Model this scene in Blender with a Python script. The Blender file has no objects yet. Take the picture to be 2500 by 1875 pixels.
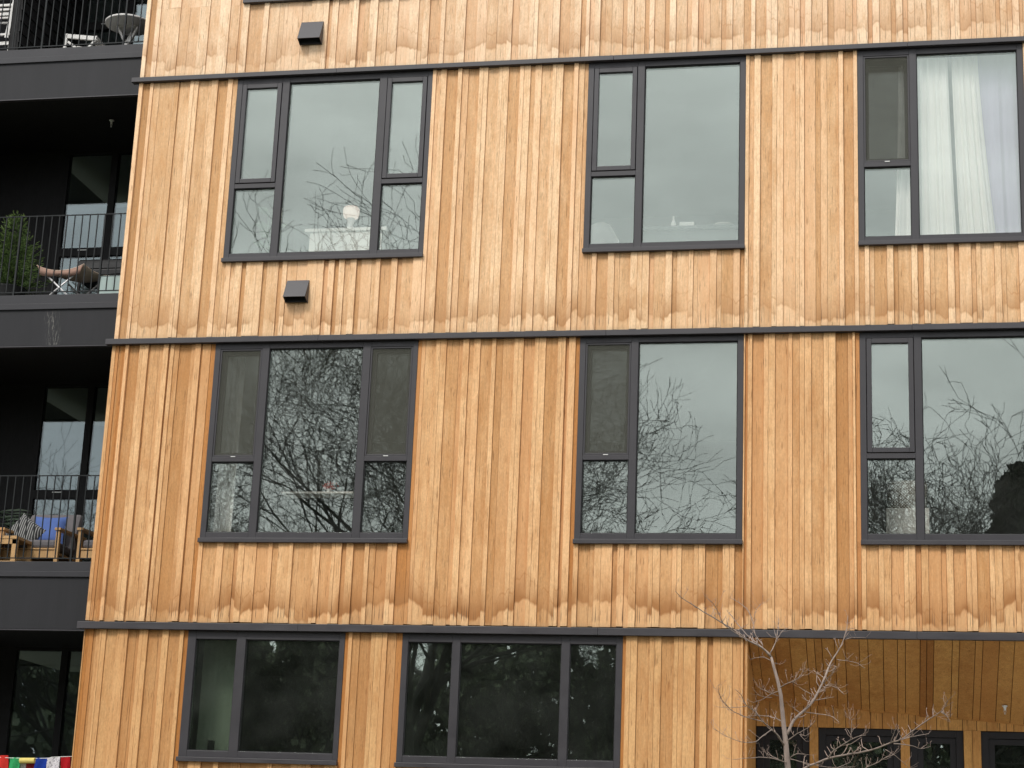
import bpy, bmesh, math, random
from mathutils import Vector, Matrix, Euler
rad = math.radians
S = bpy.context.scene
COL = S.collection
random.seed(7)

# ---------------------------------------------------------------- camera
F = 4632.35                      # focal length in pixels of the 2500 x 1875 photograph
CAM = Vector((7.348, -19.2708, 1.648))
ROT = Euler((rad(105.2143), rad(-2.26804), rad(11.0013)), 'XYZ')
cd = bpy.data.cameras.new('camera')
cd.sensor_width = 36; cd.lens = F / 2500 * 36; cd.clip_start = .1; cd.clip_end = 2000
cam = bpy.data.objects.new('camera', cd); COL.objects.link(cam)
cam.location = CAM; cam.rotation_euler = ROT
S.camera = cam
RM = ROT.to_matrix()
def at(u, v, Y=0.0):             # photograph pixel -> point on the plane y = Y
    r = RM @ Vector(((u - 1250) / F, -(v - 937.5) / F, -1))
    return CAM + r * ((Y - CAM.y) / r.y)

# ---------------------------------------------------------------- sky and sun (bright overcast)
SUN_EL, SUN_AZ = rad(48), rad(200)
W = bpy.data.worlds.new('World'); S.world = W; W.use_nodes = True
nt = W.node_tree; nt.nodes.clear()
def wn(t, **k):
    n = nt.nodes.new(t)
    for a, b in k.items(): setattr(n, a, b)
    return n
sky = wn('ShaderNodeTexSky', sky_type='NISHITA', sun_disc=False, sun_elevation=SUN_EL, sun_rotation=SUN_AZ,
         air_density=1.0, dust_density=3.0, ozone_density=1.0)
hsv = wn('ShaderNodeHueSaturation'); hsv.inputs['Saturation'].default_value = .14
tc = wn('ShaderNodeTexCoord'); mp = wn('ShaderNodeMapping'); mp.inputs['Scale'].default_value = (1.6, 1.6, 4.5)
nz = wn('ShaderNodeTexNoise'); nz.inputs['Scale'].default_value = 5.0; nz.inputs['Detail'].default_value = 5
mr = wn('ShaderNodeMapRange'); mr.inputs['From Min'].default_value = .3; mr.inputs['From Max'].default_value = .7
mr.inputs['To Min'].default_value = .78; mr.inputs['To Max'].default_value = 1.16
vm = wn('ShaderNodeVectorMath', operation='SCALE')
# a cloud deck evens the sky out: blend the clear-sky radiance with a flat cloud grey
mx = wn('ShaderNodeMix', data_type='RGBA'); mx.inputs['Factor'].default_value = .72
mx.inputs[7].default_value = (11.2, 11.7, 12.0, 1)
bg = wn('ShaderNodeBackground'); bg.inputs['Strength'].default_value = .11
wo = wn('ShaderNodeOutputWorld')
L = nt.links.new
L(sky.outputs[0], hsv.inputs['Color']); L(hsv.outputs[0], mx.inputs[6]); L(mx.outputs[2], vm.inputs[0])
L(tc.outputs['Generated'], mp.inputs[0]); L(mp.outputs[0], nz.inputs[0]); L(nz.outputs[0], mr.inputs[0])
L(mr.outputs[0], vm.inputs['Scale']); L(vm.outputs[0], bg.inputs[0]); L(bg.outputs[0], wo.inputs[0])
sd = bpy.data.lights.new('sun', 'SUN'); sd.energy = 1.7; sd.angle = rad(14); sd.color = (1, .96, .9)
sun = bpy.data.objects.new('sun', sd); COL.objects.link(sun)
sdir = Vector((math.sin(SUN_AZ) * math.cos(SUN_EL), math.cos(SUN_AZ) * math.cos(SUN_EL), math.sin(SUN_EL)))
sun.rotation_euler = sdir.to_track_quat('Z', 'Y').to_euler(); sun.location = (0, -30, 40)
S.view_settings.view_transform = 'Standard'; S.view_settings.look = 'None'
S.view_settings.gamma = 1; S.view_settings.exposure = 0.42
S.render.resolution_x = 1024; S.render.resolution_y = 768
S.render.engine = 'CYCLES'
S.cycles.max_bounces = 7; S.cycles.transparent_max_bounces = 14; S.cycles.glossy_bounces = 3

# ---------------------------------------------------------------- object helpers
class MB:
    """collects shapes and links them as one mesh object"""
    def __init__(s): s.v = []; s.f = []; s.attr = []; s.uv = []; s.cur = (0, 0, 0); s.smooth = []; s.sm = False
    def face(s, idx): s.f.append(idx); s.attr.append(s.cur); s.smooth.append(s.sm)
    def hexa(s, p):               # 8 points: bottom ring 4, top ring 4
        b = len(s.v); s.v += [tuple(q) for q in p]
        for q in ((0, 3, 2, 1), (4, 5, 6, 7), (0, 1, 5, 4), (1, 2, 6, 5), (2, 3, 7, 6), (3, 0, 4, 7)):
            s.face([b + i for i in q])
    def box(s, x0, x1, y0, y1, z0, z1):
        s.hexa([(x0, y0, z0), (x1, y0, z0), (x1, y1, z0), (x0, y1, z0), (x0, y0, z1), (x1, y0, z1), (x1, y1, z1), (x0, y1, z1)])
    def beam(s, a, b, w, h=None, up=Vector((0, 0, 1))):
        a = Vector(a); b = Vector(b); h = h or w; d = (b - a).normalized()
        if abs(d.dot(up)) > .95: up = Vector((0, 1, 0))
        r = d.cross(up).normalized() * w / 2; u = r.cross(d).normalized() * h / 2
        s.hexa([a - r - u, a + r - u, a + r + u, a - r + u, b - r - u, b + r - u, b + r + u, b - r + u])
    def tube(s, pts, rads, n=6, cap=True):
        pts = [Vector(p) for p in pts]; base = len(s.v); k = len(pts); old = s.sm; s.sm = True
        up = Vector((.13, .97, .2)).normalized()
        for i, p in enumerate(pts):
            d = (pts[min(i + 1, k - 1)] - pts[max(i - 1, 0)])
            d = d.normalized() if d.length > 1e-9 else Vector((0, 0, 1))
            r = d.cross(up)
            if r.length < .05: r = d.cross(Vector((1, 0, 0)))
            r.normalize(); u = r.cross(d)
            for j in range(n):
                a = 2 * math.pi * j / n
                s.v.append(tuple(p + (r * math.cos(a) + u * math.sin(a)) * rads[i]))
        for i in range(k - 1):
            for j in range(n):
                a = base + i * n + j; b = base + i * n + (j + 1) % n
                s.face([a, b, b + n, a + n])
        if cap:
            s.face([base + j for j in range(n)][::-1]); s.face([base + (k - 1) * n + j for j in range(n)])
        s.sm = old
    def lathe(s, c, prof, n=16):   # prof: (radius, z)
        c = Vector(c); base = len(s.v); old = s.sm; s.sm = True
        for r, z in prof:
            for j in range(n):
                a = 2 * math.pi * j / n
                s.v.append((c.x + r * math.cos(a), c.y + r * math.sin(a), c.z + z))
        for i in range(len(prof) - 1):
            for j in range(n):
                a = base + i * n + j; b = base + i * n + (j + 1) % n
                s.face([a, b, b + n, a + n])
        s.face([base + j for j in range(n)][::-1]); s.face([base + (len(prof) - 1) * n + j for j in range(n)])
        s.sm = old
    def build(s, name, mat, parent=None, bevel=0, loc=None):
        m = bpy.data.meshes.new(name)
        o = Vector((0, 0, 0))
        if parent is not None:
            q = parent
            while q is not None: o += q.location; q = q.parent
        if loc is not None: o = Vector(loc)
        m.from_pydata([(a - o.x, b - o.y, c - o.z) for a, b, c in s.v], [], s.f); m.update()
        m.polygons.foreach_set('use_smooth', s.smooth)
        at_ = m.attributes.new('tone', 'FLOAT_COLOR', 'CORNER')
        data = []
        for f, a in zip(s.f, s.attr): data += [a[0], a[1], a[2], 1.0] * len(f)
        at_.data.foreach_set('color', data)
        m.materials.append(mat)
        ob = bpy.data.objects.new(name, m); COL.objects.link(ob)
        if parent is not None: ob.parent = parent
        elif loc is not None: ob.location = loc
        if bevel:
            bv = ob.modifiers.new('b', 'BEVEL'); bv.width = bevel; bv.segments = 2; bv.limit_method = 'ANGLE'
        return ob
def tag(o, label=None, cat=None, group=None, kind=None):
    if label: o['label'] = label
    if cat: o['category'] = cat
    if group: o['group'] = group
    if kind: o['kind'] = kind
    return o
def empty(name, loc, parent=None):
    o = bpy.data.objects.new(name, None); COL.objects.link(o); o.location = loc; o.empty_display_size = .2
    if parent: o.parent = parent
    return o

# ---------------------------------------------------------------- material helpers
class NT:
    def __init__(s, name):
        s.m = bpy.data.materials.new(name); s.m.use_nodes = True
        s.t = s.m.node_tree; s.t.nodes.clear()
        s.out = s.t.nodes.new('ShaderNodeOutputMaterial')
    def n(s, t, ins=None, **k):
        n = s.t.nodes.new(t)
        for a, b in k.items(): setattr(n, a, b)
        for a, b in (ins or {}).items():
            if isinstance(b, bpy.types.NodeSocket): s.t.links.new(b, n.inputs[a])
            else: n.inputs[a].default_value = b
        return n
    def math(s, op, a, b=0.0, c=None, clamp=False):
        i = {0: a, 1: b}
        if c is not None: i[2] = c
        return s.n('ShaderNodeMath', i, operation=op, use_clamp=clamp).outputs[0]
    def mix(s, f, a, b, mode='MIX'):
        n = s.n('ShaderNodeMix', {0: f, 6: a, 7: b}, data_type='RGBA', blend_type=mode)
        return n.outputs[2]
    def noise(s, vec, scale, detail=3, rough=.55, out=0):
        return s.n('ShaderNodeTexNoise', {'Vector': vec, 'Scale': scale, 'Detail': detail, 'Roughness': rough}).outputs[out]
    def mapr(s, v, a, b, c=0.0, d=1.0):
        return s.n('ShaderNodeMapRange', {0: v, 1: a, 2: b, 3: c, 4: d}).outputs[0]
    def vmul(s, v, xyz): return s.n('ShaderNodeVectorMath', {0: v, 1: xyz}, operation='MULTIPLY').outputs[0]
    def vadd(s, v, w): return s.n('ShaderNodeVectorMath', {0: v, 1: w}, operation='ADD').outputs[0]
    def finish(s, sh): s.t.links.new(sh, s.out.inputs[0]); return s.m
def C4(*c): return (c[0], c[1], c[2], 1)

def plain(name, col, rough=.6, var=.12, scale=12, metal=0, spec=.4, stretch=(1, 1, 1), bump=0):
    k = NT(name); g = k.n('ShaderNodeTexCoord').outputs['Object']; v = k.vmul(g, stretch)
    n1 = k.noise(v, scale, 4); n2 = k.noise(v, scale * .17, 3)
    f = k.math('MULTIPLY', k.math('ADD', n1, n2), .5)
    a = C4(*[c * (1 - var) for c in col]); b = C4(*[min(1, c * (1 + var)) for c in col])
    c = k.mix(k.mapr(f, .35, .65), a, b)
    r = k.mapr(n1, .3, .7, max(.05, rough - .08), min(1, rough + .08))
    p = k.n('ShaderNodeBsdfPrincipled', {'Base Color': c, 'Roughness': r, 'Metallic': metal, 'Specular IOR Level': spec})
    if bump:
        bp = k.n('ShaderNodeBump', {'Height': n1, 'Strength': .6, 'Distance': bump}); k.t.links.new(bp.outputs[0], p.inputs['Normal'])
    return k.finish(p.outputs[0])

def wood_cladding(name, light, dark, orange, stain=1.0, bleach=(.70, .565, .40)):
    """tone attribute: r = 0 dark board .. 1 pale batten, g = random per board, b = height above board foot / 4 (b>=2: orange)"""
    k = NT(name)
    A = k.n('ShaderNodeAttribute', attribute_name='tone')
    sp = k.n('ShaderNodeSeparateColor', {0: A.outputs['Color']})
    r, g, b = sp.outputs[0], sp.outputs[1], sp.outputs[2]
    geo = k.n('ShaderNodeNewGeometry'); pos = geo.outputs['Position']
    sx = k.n('ShaderNodeSeparateXYZ', {0: pos}); X, Z = sx.outputs[0], sx.outputs[2]
    h = k.math('SUBTRACT', Z, k.math('MULTIPLY', b, 1.0))
    off = k.n('ShaderNodeCombineXYZ', {0: k.math('MULTIPLY', g, 37.0), 1: k.math('MULTIPLY', g, 91.0), 2: k.math('MULTIPLY', g, 53.0)}).outputs[0]
    pv = k.vadd(pos, off)
    fine = k.noise(k.vmul(pv, (150, 150, 3.0)), 1.0, 5, .6)
    med = k.noise(k.vmul(pv, (22, 22, 1.1)), 1.0, 4, .6)
    blot = k.noise(k.vmul(pv, (7, 7, 2.2)), 1.0, 4, .65)
    t = k.math('ADD', r, k.math('MULTIPLY', k.math('SUBTRACT', g, .5), .42))
    t = k.math('ADD', t, k.math('MULTIPLY', k.math('SUBTRACT', med, .5), 1.0))
    t = k.math('ADD', t, k.math('MULTIPLY', k.math('SUBTRACT', blot, .5), 1.05), clamp=True)
    base = k.mix(t, C4(*dark), C4(*light))
    base = k.mix(k.mapr(r, -.02, -.5), base, C4(*orange))
    spk = k.noise(k.vmul(pv, (60, 60, 32)), 1.0, 3, .6)
    fg = k.math('MULTIPLY', k.mapr(fine, .25, .75, .84, 1.12), k.mapr(spk, .3, .7, .86, 1.09))
    base = k.mix(1.0, base, k.n('ShaderNodeCombineColor', {0: fg, 1: fg, 2: fg}).outputs[0], 'MULTIPLY')
    # patchy brown weathering over the whole board
    w = k.noise(k.vmul(pos, (1.3, 1.3, .8)), 1.0, 5, .6)
    base = k.mix(k.mapr(w, .5, .78, 0, .38), base, C4(dark[0] * .82, dark[1] * .8, dark[2] * .8))
    m1_ = k.noise(k.vmul(pv, (16, 16, 4.5)), 1.0, 6, .7)
    base = k.mix(k.mapr(m1_, .46, .70, 0, .40), base, C4(dark[0] * .96, dark[1] * .85, dark[2] * .72))
    m2_ = k.noise(k.vmul(pos, (2.6, 2.6, 1.0)), 1.0, 5, .7)
    base = k.mix(k.math('MULTIPLY', k.mapr(m2_, .47, .66, 0, .48), k.mapr(m1_, .35, .6, .3, 1)), base, C4(dark[0] * .92, dark[1] * .80, dark[2] * .66))
    # reddish / greyish drift from board to board
    hg = k.math('FRACT', k.math('MULTIPLY', g, 7.13))
    base = k.mix(k.mapr(hg, .55, 1, 0, .35), base, C4(light[0] * .98, light[1] * .86, light[2] * .82))
    # short dark checks (cracks, water ticks)
    tk = k.noise(k.vmul(pv, (95, 95, 5.5)), 1.0, 2, .5)
    base = k.mix(k.mapr(tk, .62, .71, 0, .6), base, C4(dark[0] * .3, dark[1] * .26, dark[2] * .2))
    # knots
    vk = k.n('ShaderNodeTexVoronoi', {'Vector': k.vmul(pv, (6, 6, 1.3)), 'Scale': 1.0})
    base = k.mix(k.mapr(vk.outputs['Distance'], .035, .075, .55, 0), base, C4(dark[0] * .5, dark[1] * .4, dark[2] * .3))
    # water marks near the foot of the boards: bleached below a wavy tide line, brown above it
    cx = k.n('ShaderNodeCombineXYZ', {0: X, 1: k.math('MULTIPLY', k.math('FLOOR', k.math('MULTIPLY', b, 1.0)), 3.7)}).outputs[0]
    lo = k.noise(k.vmul(cx, (1.1, 1, 1)), 1.0, 2); mi = k.noise(k.vmul(cx, (6.5, 1, 1)), 1.0, 2); hi = k.noise(k.vmul(cx, (48, 1, 1)), 1.0, 3)
    h0 = k.math('ADD', .16, k.math('MULTIPLY', k.math('SUBTRACT', lo, .5), .55))
    h0 = k.math('ADD', h0, k.math('MULTIPLY', k.math('SUBTRACT', mi, .5), .24))
    h0 = k.math('MAXIMUM', h0, .06)
    h0 = k.math('ADD', h0, k.math('MULTIPLY', k.math('SUBTRACT', hi, .5), .022))
    h0 = k.math('ADD', h0, k.math('MULTIPLY', k.math('SUBTRACT', g, .5), .13))
    d = k.math('SUBTRACT', h, h0)
    below = k.math('MULTIPLY', k.mapr(d, -.05, .014, 1, 0), k.mapr(h, -.02, .10, .55, 1))
    above = k.math('MULTIPLY', k.mapr(d, -.005, .012, 0, 1), k.math('POWER', k.mapr(d, .0, .42, 1, 0), 1.6))
    patch = k.mapr(k.noise(k.vmul(pos, (3.2, 3.2, 1.2)), 1.0, 3), .35, .62, .12, 1)
    base = k.mix(k.math('MULTIPLY', above, k.math('MULTIPLY', patch, .85 * stain), clamp=True), base, C4(dark[0] * .72, dark[1] * .64, dark[2] * .58))
    d2 = k.math('SUBTRACT', h, k.math('ADD', k.math('MULTIPLY', h0, 1.5), k.math('ADD', .04, k.math('MULTIPLY', mi, .12))))
    ln2 = k.math('MULTIPLY', k.mapr(k.math('ABSOLUTE', d2), .002, .016, 1, 0), k.mapr(k.noise(k.vmul(pos, (2.1, 2.1, 1.2)), 1.0, 3), .48, .60, 0, .5))
    base = k.mix(ln2, base, C4(dark[0] * .75, dark[1] * .62, dark[2] * .5))
    line = k.math('MULTIPLY', k.mapr(k.math('ABSOLUTE', d), .002, .020, 1, 0), k.math('MULTIPLY', patch, .62))
    base = k.mix(line, base, C4(dark[0] * .62, dark[1] * .5, dark[2] * .38))
    pb_ = k.mapr(k.noise(k.vmul(cx, (2.3, 1, 1)), 1.0, 2), .3, .6, .03, .22)
    base = k.mix(k.math('MULTIPLY', below, pb_), base, k.mix(k.mapr(fine, .3, .7), C4(bleach[0] * .9, bleach[1] * .88, bleach[2] * .84), C4(*bleach)))
    # nail streaks just above the foot
    ns = k.noise(k.vmul(cx, (75, 1, 1)), 1.0, 1)
    st = k.math('MULTIPLY', k.mapr(ns, .60, .66, 0, .75), k.math('MULTIPLY', k.mapr(h, .03, .07, 0, 1), k.mapr(h, .10, .24, 1, 0)))
    base = k.mix(st, base, C4(.07, .045, .03))
    # dull brown mixed into the bottom centimetres, fading upwards
    base = k.mix(k.mapr(h, .0, .05, .25, 0), base, C4(.25, .2, .12))
    bp = k.n('ShaderNodeBump', {'Height': k.math('ADD', fine, k.math('MULTIPLY', med, .6)), 'Strength': .5, 'Distance': .0018})
    p = k.n('ShaderNodeBsdfPrincipled', {'Base Color': base, 'Roughness': k.mapr(med, .3, .7, .62, .8), 'Specular IOR Level': .25, 'Normal': bp.outputs[0]})
    return k.finish(p.outputs[0])

def glass_mat(name, refl=.17, tint=(.87, .955, .885), trans=(.985, .985, .975), wob=1.0, ws=1.0):
    k = NT(name); pos = k.n('ShaderNodeNewGeometry').outputs['Position']
    n1 = k.noise(k.vmul(pos, (3.2 * ws, 9, 1.6 * ws)), 1.0, 2, .5)
    n2 = k.noise(k.vmul(pos, (12 * ws, 11, 7 * ws)), 1.0, 2, .5)
    hgt = k.math('ADD', n1, k.math('MULTIPLY', n2, .16))
    bp = k.n('ShaderNodeBump', {'Height': hgt, 'Strength': 1.0, 'Distance': .00011 * wob})
    g = k.n('ShaderNodeBsdfGlossy', {'Color': C4(*tint), 'Roughness': .004, 'Normal': bp.outputs[0]})
    t = k.n('ShaderNodeBsdfTransparent', {'Color': C4(*trans)})
    # dust film on the outside of the pane
    df = k.n('ShaderNodeBsdfDiffuse', {'Color': C4(.5, .52, .48)})
    dust = k.mapr(k.noise(k.vmul(pos, (1.1, 1, 1.6)), 1.5, 4), .35, .8, .004, .03)
    lw = k.n('ShaderNodeLayerWeight', {'Blend': .25})
    fac = k.math('ADD', refl, k.math('MULTIPLY', lw.outputs['Fresnel'], .35), clamp=True)
    m1 = k.n('ShaderNodeMixShader', {0: fac, 1: t.outputs[0], 2: g.outputs[0]})
    m2 = k.n('ShaderNodeMixShader', {0: dust, 1: m1.outputs[0], 2: df.outputs[0]})
    return k.finish(m2.outputs[0])

M = {}
M['wood1'] = wood_cladding('weathered_larch_top_lit', (.92, .69, .472), (.645, .397, .216), (.50, .28, .13), .9, (.90, .71, .50))  # storey tones: weather bleaching plus brighter light towards the top painted into the colours
M['wood2'] = wood_cladding('weathered_larch_second_lit', (.88, .608, .368), (.59, .336, .155), (.48, .26, .11), 1.0, (.86, .65, .43))
M['wood3'] = wood_cladding('weathered_larch_third_dim', (.785, .48, .242), (.50, .25, .094), (.48, .205, .06), 1.45, (.78, .54, .31))
M['wood4'] = wood_cladding('weathered_larch_bottom_dim', (.65, .38, .17), (.45, .222, .082), (.41, .165, .04), .8, (.64, .42, .2))
M['wood_fresh'] = wood_cladding('sheltered_larch', (.68, .37, .12), (.42, .18, .052), (.3, .11, .03), 0.0, (.68, .37, .12))
M['backing'] = plain('breather_membrane', (.22, .115, .05), .9)
M['frame'] = plain('charcoal_aluminium', (.030, .027, .031), .5, .10, 5, spec=.5)
M['ledge'] = plain('charcoal_flashing', (.038, .034, .038), .45, .14, 3, spec=.5, stretch=(1, 1, 6))
M['door_frame'] = plain('black_door_aluminium', (.014, .012, .014), .5)
M['gasket'] = plain('black_rubber', (.012, .012, .013), .7)
M['glass'] = glass_mat('window_glass', .158)
M['glass_wavy'] = glass_mat('window_glass_wavy', .13, wob=.85, ws=1.4)
M['glass_door'] = glass_mat('door_glass', .10, tint=(.84, .94, .97), trans=(.75, .8, .8), wob=.6)
M['glass_dark'] = glass_mat('window_glass_lower', .18, trans=(.80, .86, .80), wob=1.2)
M['screw'] = plain('white_plastic', (.75, .75, .72), .4, .05)
def screen_mat():
    k = NT('insect_mesh')
    d = k.n('ShaderNodeBsdfDiffuse', {'Color': C4(.105, .105, .088)})
    t = k.n('ShaderNodeBsdfTransparent', {'Color': C4(1, 1, 1)})
    pos = k.n('ShaderNodeNewGeometry').outputs['Position']
    n = k.noise(k.vmul(pos, (6, 6, 6)), 1.0, 2)
    m = k.n('ShaderNodeMixShader', {0: k.mapr(n, .3, .7, .36, .42), 1: t.outputs[0], 2: d.outputs[0]})
    return k.finish(m.outputs[0])
M['screen'] = screen_mat()
M['room_wall'] = plain('painted_plaster', (.34, .345, .32), .9, .04, 2)
M['room_floor'] = plain('oak_floor', (.25, .16, .09), .5, .1, 6)
M['black_clad'] = plain('black_stained_boards', (.006, .0055, .006), .75, .25, 8, stretch=(6, 6, 1))

# ---------------------------------------------------------------- ground
def ground_mat(name, col, var, scale):
    return plain(name, col, .95, var, scale, spec=.2, bump=.01)
g = MB(); g.box(-400, 400, -400, 400, -1, -.02); tag(g.build('ground', ground_mat('winter_grass', (.09, .10, .045), .3, 3)), kind='structure')
g = MB(); g.box(-120, 120, -3.2, 1.29, -.018, .12); tag(g.build('pavement', ground_mat('concrete_paving', (.36, .35, .33), .12, 4)), kind='structure')
g = MB(); g.box(-120, 120, -17.5, -8.2, -.019, -.004); tag(g.build('road', ground_mat('asphalt', (.06, .06, .062), .2, 30)), kind='structure')
g = MB(); g.box(-120, 120, -20.8, -17.5, -.018, .10); tag(g.build('footpath', ground_mat('concrete_path', (.34, .33, .31), .12, 4)), kind='structure')

# ---------------------------------------------------------------- the building
B = empty('apartment_building', (3.5, 0, 0))
tag(B, 'apartment block clad in pale vertical timber boards with charcoal window frames and black balconies', 'building')
XL, XR = -1.209, 11.6
W1L, W1R, W2L, W2R, W3L, W3R = 0.0, 2.328, 4.1145, 5.8641, 7.0633, 8.806
A0, A1, B0, B1 = -.0366, 1.7073, 2.331, 4.655
TONE = dict(D=(.08, .002), M=(.42, -.009), L=(.90, -.024), W=(1.18, -.029), O=(-.5, -.004))
def parse(s, x0, sc, v, y=0.0):
    t = s.split(); out = []
    for i in range(len(t) - 1):
        a = float(t[i][:-1]); c = t[i][-1]
        nx = t[i + 1]; b = float(nx[:-1] if nx[-1].isalpha() else nx)
        out.append((at(x0 + a * sc, v, y).x, at(x0 + b * sc, v, y).x, c))
    return out
def rnd_boards(x0, x1, seed):
    r = random.Random(seed); out = []; x = x0
    while x < x1 - .03:
        c = r.choice('DMMLLLMDW'); w = dict(D=.14, M=.12, L=.07, W=.06)[c] * r.uniform(.75, 1.25)
        e = min(x + w, x1)
        if x1 - e < .04: e = x1
        out.append((x, e, c)); x = e
    return out
def fit_zone(bs, x0, x1):
    """clip a list of boards to [x0, x1] and close small gaps so the zone is covered"""
    bs = sorted(b for b in bs if b[1] > x0 + .012 and b[0] < x1 - .012)
    out = []
    for i, (a, b, c) in enumerate(bs):
        a = max(a, x0) if i else x0
        b = bs[i + 1][0] if i + 1 < len(bs) else x1
        out.append((a, min(b, x1), c))
    return out
def boards(mb, bs, z0, z1, seed, foot=None, gap=.0014, ybase=0.0, back=.022, jag=.006):
    r = random.Random(seed)
    for a, b, c in bs:
        t, y = TONE[c]
        if b - a < .012: continue
        mb.cur = (t + r.uniform(-.10, .10) if c != 'O' else t, r.random(), (z0 if foot is None else foot))
        yy = y + r.uniform(-.002, .002) + ybase
        w0 = r.uniform(-.0012, .0012)
        zz = z0 + r.uniform(-jag, jag)
        mb.hexa([(a + gap, yy, zz), (b - gap, yy + w0, zz), (b - gap, ybase + back, zz), (a + gap, ybase + back, zz),
                 (a + gap, yy, z1), (b - gap, yy + w0, z1), (b - gap, ybase + back, z1), (a + gap, ybase + back, z1)])
S1 = (560 / 2212.)
row1 = (parse('42W 92O 150L 195M 285L 385M 475M 570L 668M 765L 865M 955D 985L 1048D 1190L 1240M 1340M 1385M 1420M 1560M 1650L 1765L 1815D 1850L 1910M 2010L 2055W 2105D 2160M 2212', 340, S1, 90)
        + parse('80L 120W 160M 258M 295L 355M 460L 555M 600L 660D 770L 812M 912L 1010D 1115M 1215M 1315M 1415L 1460D 1525M 1625L 1670L 1710M 1812L 1852L 1918D 2015M 2060L 2125D 2175W 2215', 880, S1, 90)
        + parse('80M 125L 182D 232M 292M 400D 442L 508M 612D 655L 704M 806D 850W 912M 1018D 1065W 1125D 1175M 1242M 1350D 1395L 1458M 1566D 1635L 1677D 1782L 1828L 1890M 2000L 2053', 1420, S1, 60)
        + parse('0L 52D 100L 163M 270L 318D 380D 490M 560D 600W 705D 750L 818M 930D 976L 1042D 1092M 1158M 1272D 1318M 1388M 1500L 1546L 1592M 1702D 1750M 1818M 1940D 1982L 2048M 2100L 2165D 2212', 1940, S1, 50))
r1 = fit_zone(row1, XL, 8.82) + rnd_boards(8.82, XR, 11)
z_2l = parse('165W 240O 370L 430M 545M 790M 890D 915M 1100W 1170L 1250M 1420M 1490L 1600D 1780L 1870M 1945', 300, 300 / 2212, 400)
z_212 = parse('85L 130M 185L 260D 405W 458M 537D 675W 730W 787M 920L 970L 1050M 1190W 1245L 1328M 1385L 1468M 1605W 1655L 1742D 1880W 1935M 2010D 2065', 1030, 430 / 2212, 400)
z_223 = parse('145L 205M 290W 402D 605L 690L 805M 1015L 1090W 1170M 1365D 1450M 1567M 1770W 1855D 2030L 2100', 1800, 310 / 2212, 400)
b_21 = parse('1000M 1060L 1110M 1155L 1217D 1260L 1360L 1420D 1460M 1570D 1610L 1655M 1750M 1850L 1945L 2010D 2055L 2112D 2155L 2212', 280, S1, 700) + \
    parse('0M 52L 112D 155M 258M 298L 342D 448L 507D 550M 658W 730', 840, S1, 700)
b_22 = parse('60M 80M 128M 172L 218D 328L 392M 440M 545L 614L 662L 727D 773M 885L 950D 995M 1108L 1155M 1198M 1314L 1380M 1425M 1540L 1605D 1655', 1400, S1, 700)
b_23 = parse('610M 678W 723M 770M 892L 957D 1002M 1129L 1190D 1247L 1308M 1355M 1478L 1545D 1590L 1709M 1755L 1803M 1932L 1997M 2045M 2168L 2212', 1940, S1, 700)
z_3l = parse('180M 230O 290D 330O 380O 425W 490D 700L 770L 875D 910M 1090M 1170W 1270D 1300L 1375M 1470D 1700M 1780L 1890D 1920M 2080O 2160', 240, 280 / 2212, 1000)
z_312 = parse('55O 115M 165M 300L 355L 432M 585M 640W 718M 778L 862M 1005L 1060M 1145M 1288L 1345L 1408D 1548L 1602L 1690M 1840L 1895W 1940D 1980L 2065O 2125', 1000, 430 / 2212, 1000)
z_323 = parse('110L 135O 180L 258D 460L 540L 660M 885L 962M 1085L 1172L 1295M 1505L 1592L 1720D 1932M 2015W 2060O 2140', 1800, 310 / 2212, 1000)
b_31 = parse('1060L 1115M 1250L 1315M 1420D 1462W 1522L 1637M 1750L 1790M 1845L 1952W 1990M 2040M 2180L 2212', 210, S1, 1390) + \
    parse('0L 40M 150L 185L 247D 292L 360D 470L 512M 572D 690W 735L 780O 885', 770, S1, 1390)
b_32 = parse('265L 320D 430M 475L 542L 650D 700L 765M 812L 882M 998L 1042L 1112M 1228L 1275L 1320M 1438L 1482L 1547D 1668D 1715L 1782L 1830D 1900', 1330, S1, 1390)
b_33 = parse('640L 692M 812L 862L 932M 1055L 1100L 1168D 1222L 1292M 1415D 1465L 1532D 1655L 1705L 1757M 1880L 1930L 2005M 2125L 2175M 2212', 1940, S1, 1390)
z_4l = parse('80M 110O 180O 270D 325M 400L 440L 530M 745L 950D 1100D 1170L 1245L 1340D 1540D 1620L 1745M 1960L 2035O 2130', 180, 280 / 2212, 1700)
z_412 = parse('180O 305L 430M 660D 1030L 1165L 1390L 1550M 1830O 1980', 820, 170 / 2212, 1700)
z_43 = parse('100O 158L 230L 332M 515L 590L 697M 880L 950L 1030L 1215D 1285L 1390D 1475L 1587L 1765M 1890L 1930O 1955M 2085', 1500, 360 / 2212, 1700)
ZA, ZB, ZC = (10.700, 10.765), (7.500, 7.572), (4.297, 4.382)      # flashings (bottom, top)
FA, FB, FC = 10.772, 7.579, 4.389                                 # feet of the boards
m1 = MB(); boards(m1, r1, FA, 11.649, 1)
SUB1 = [(0.0, W1R)]
up1 = rnd_boards(XL, W1L, 51); 
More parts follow.
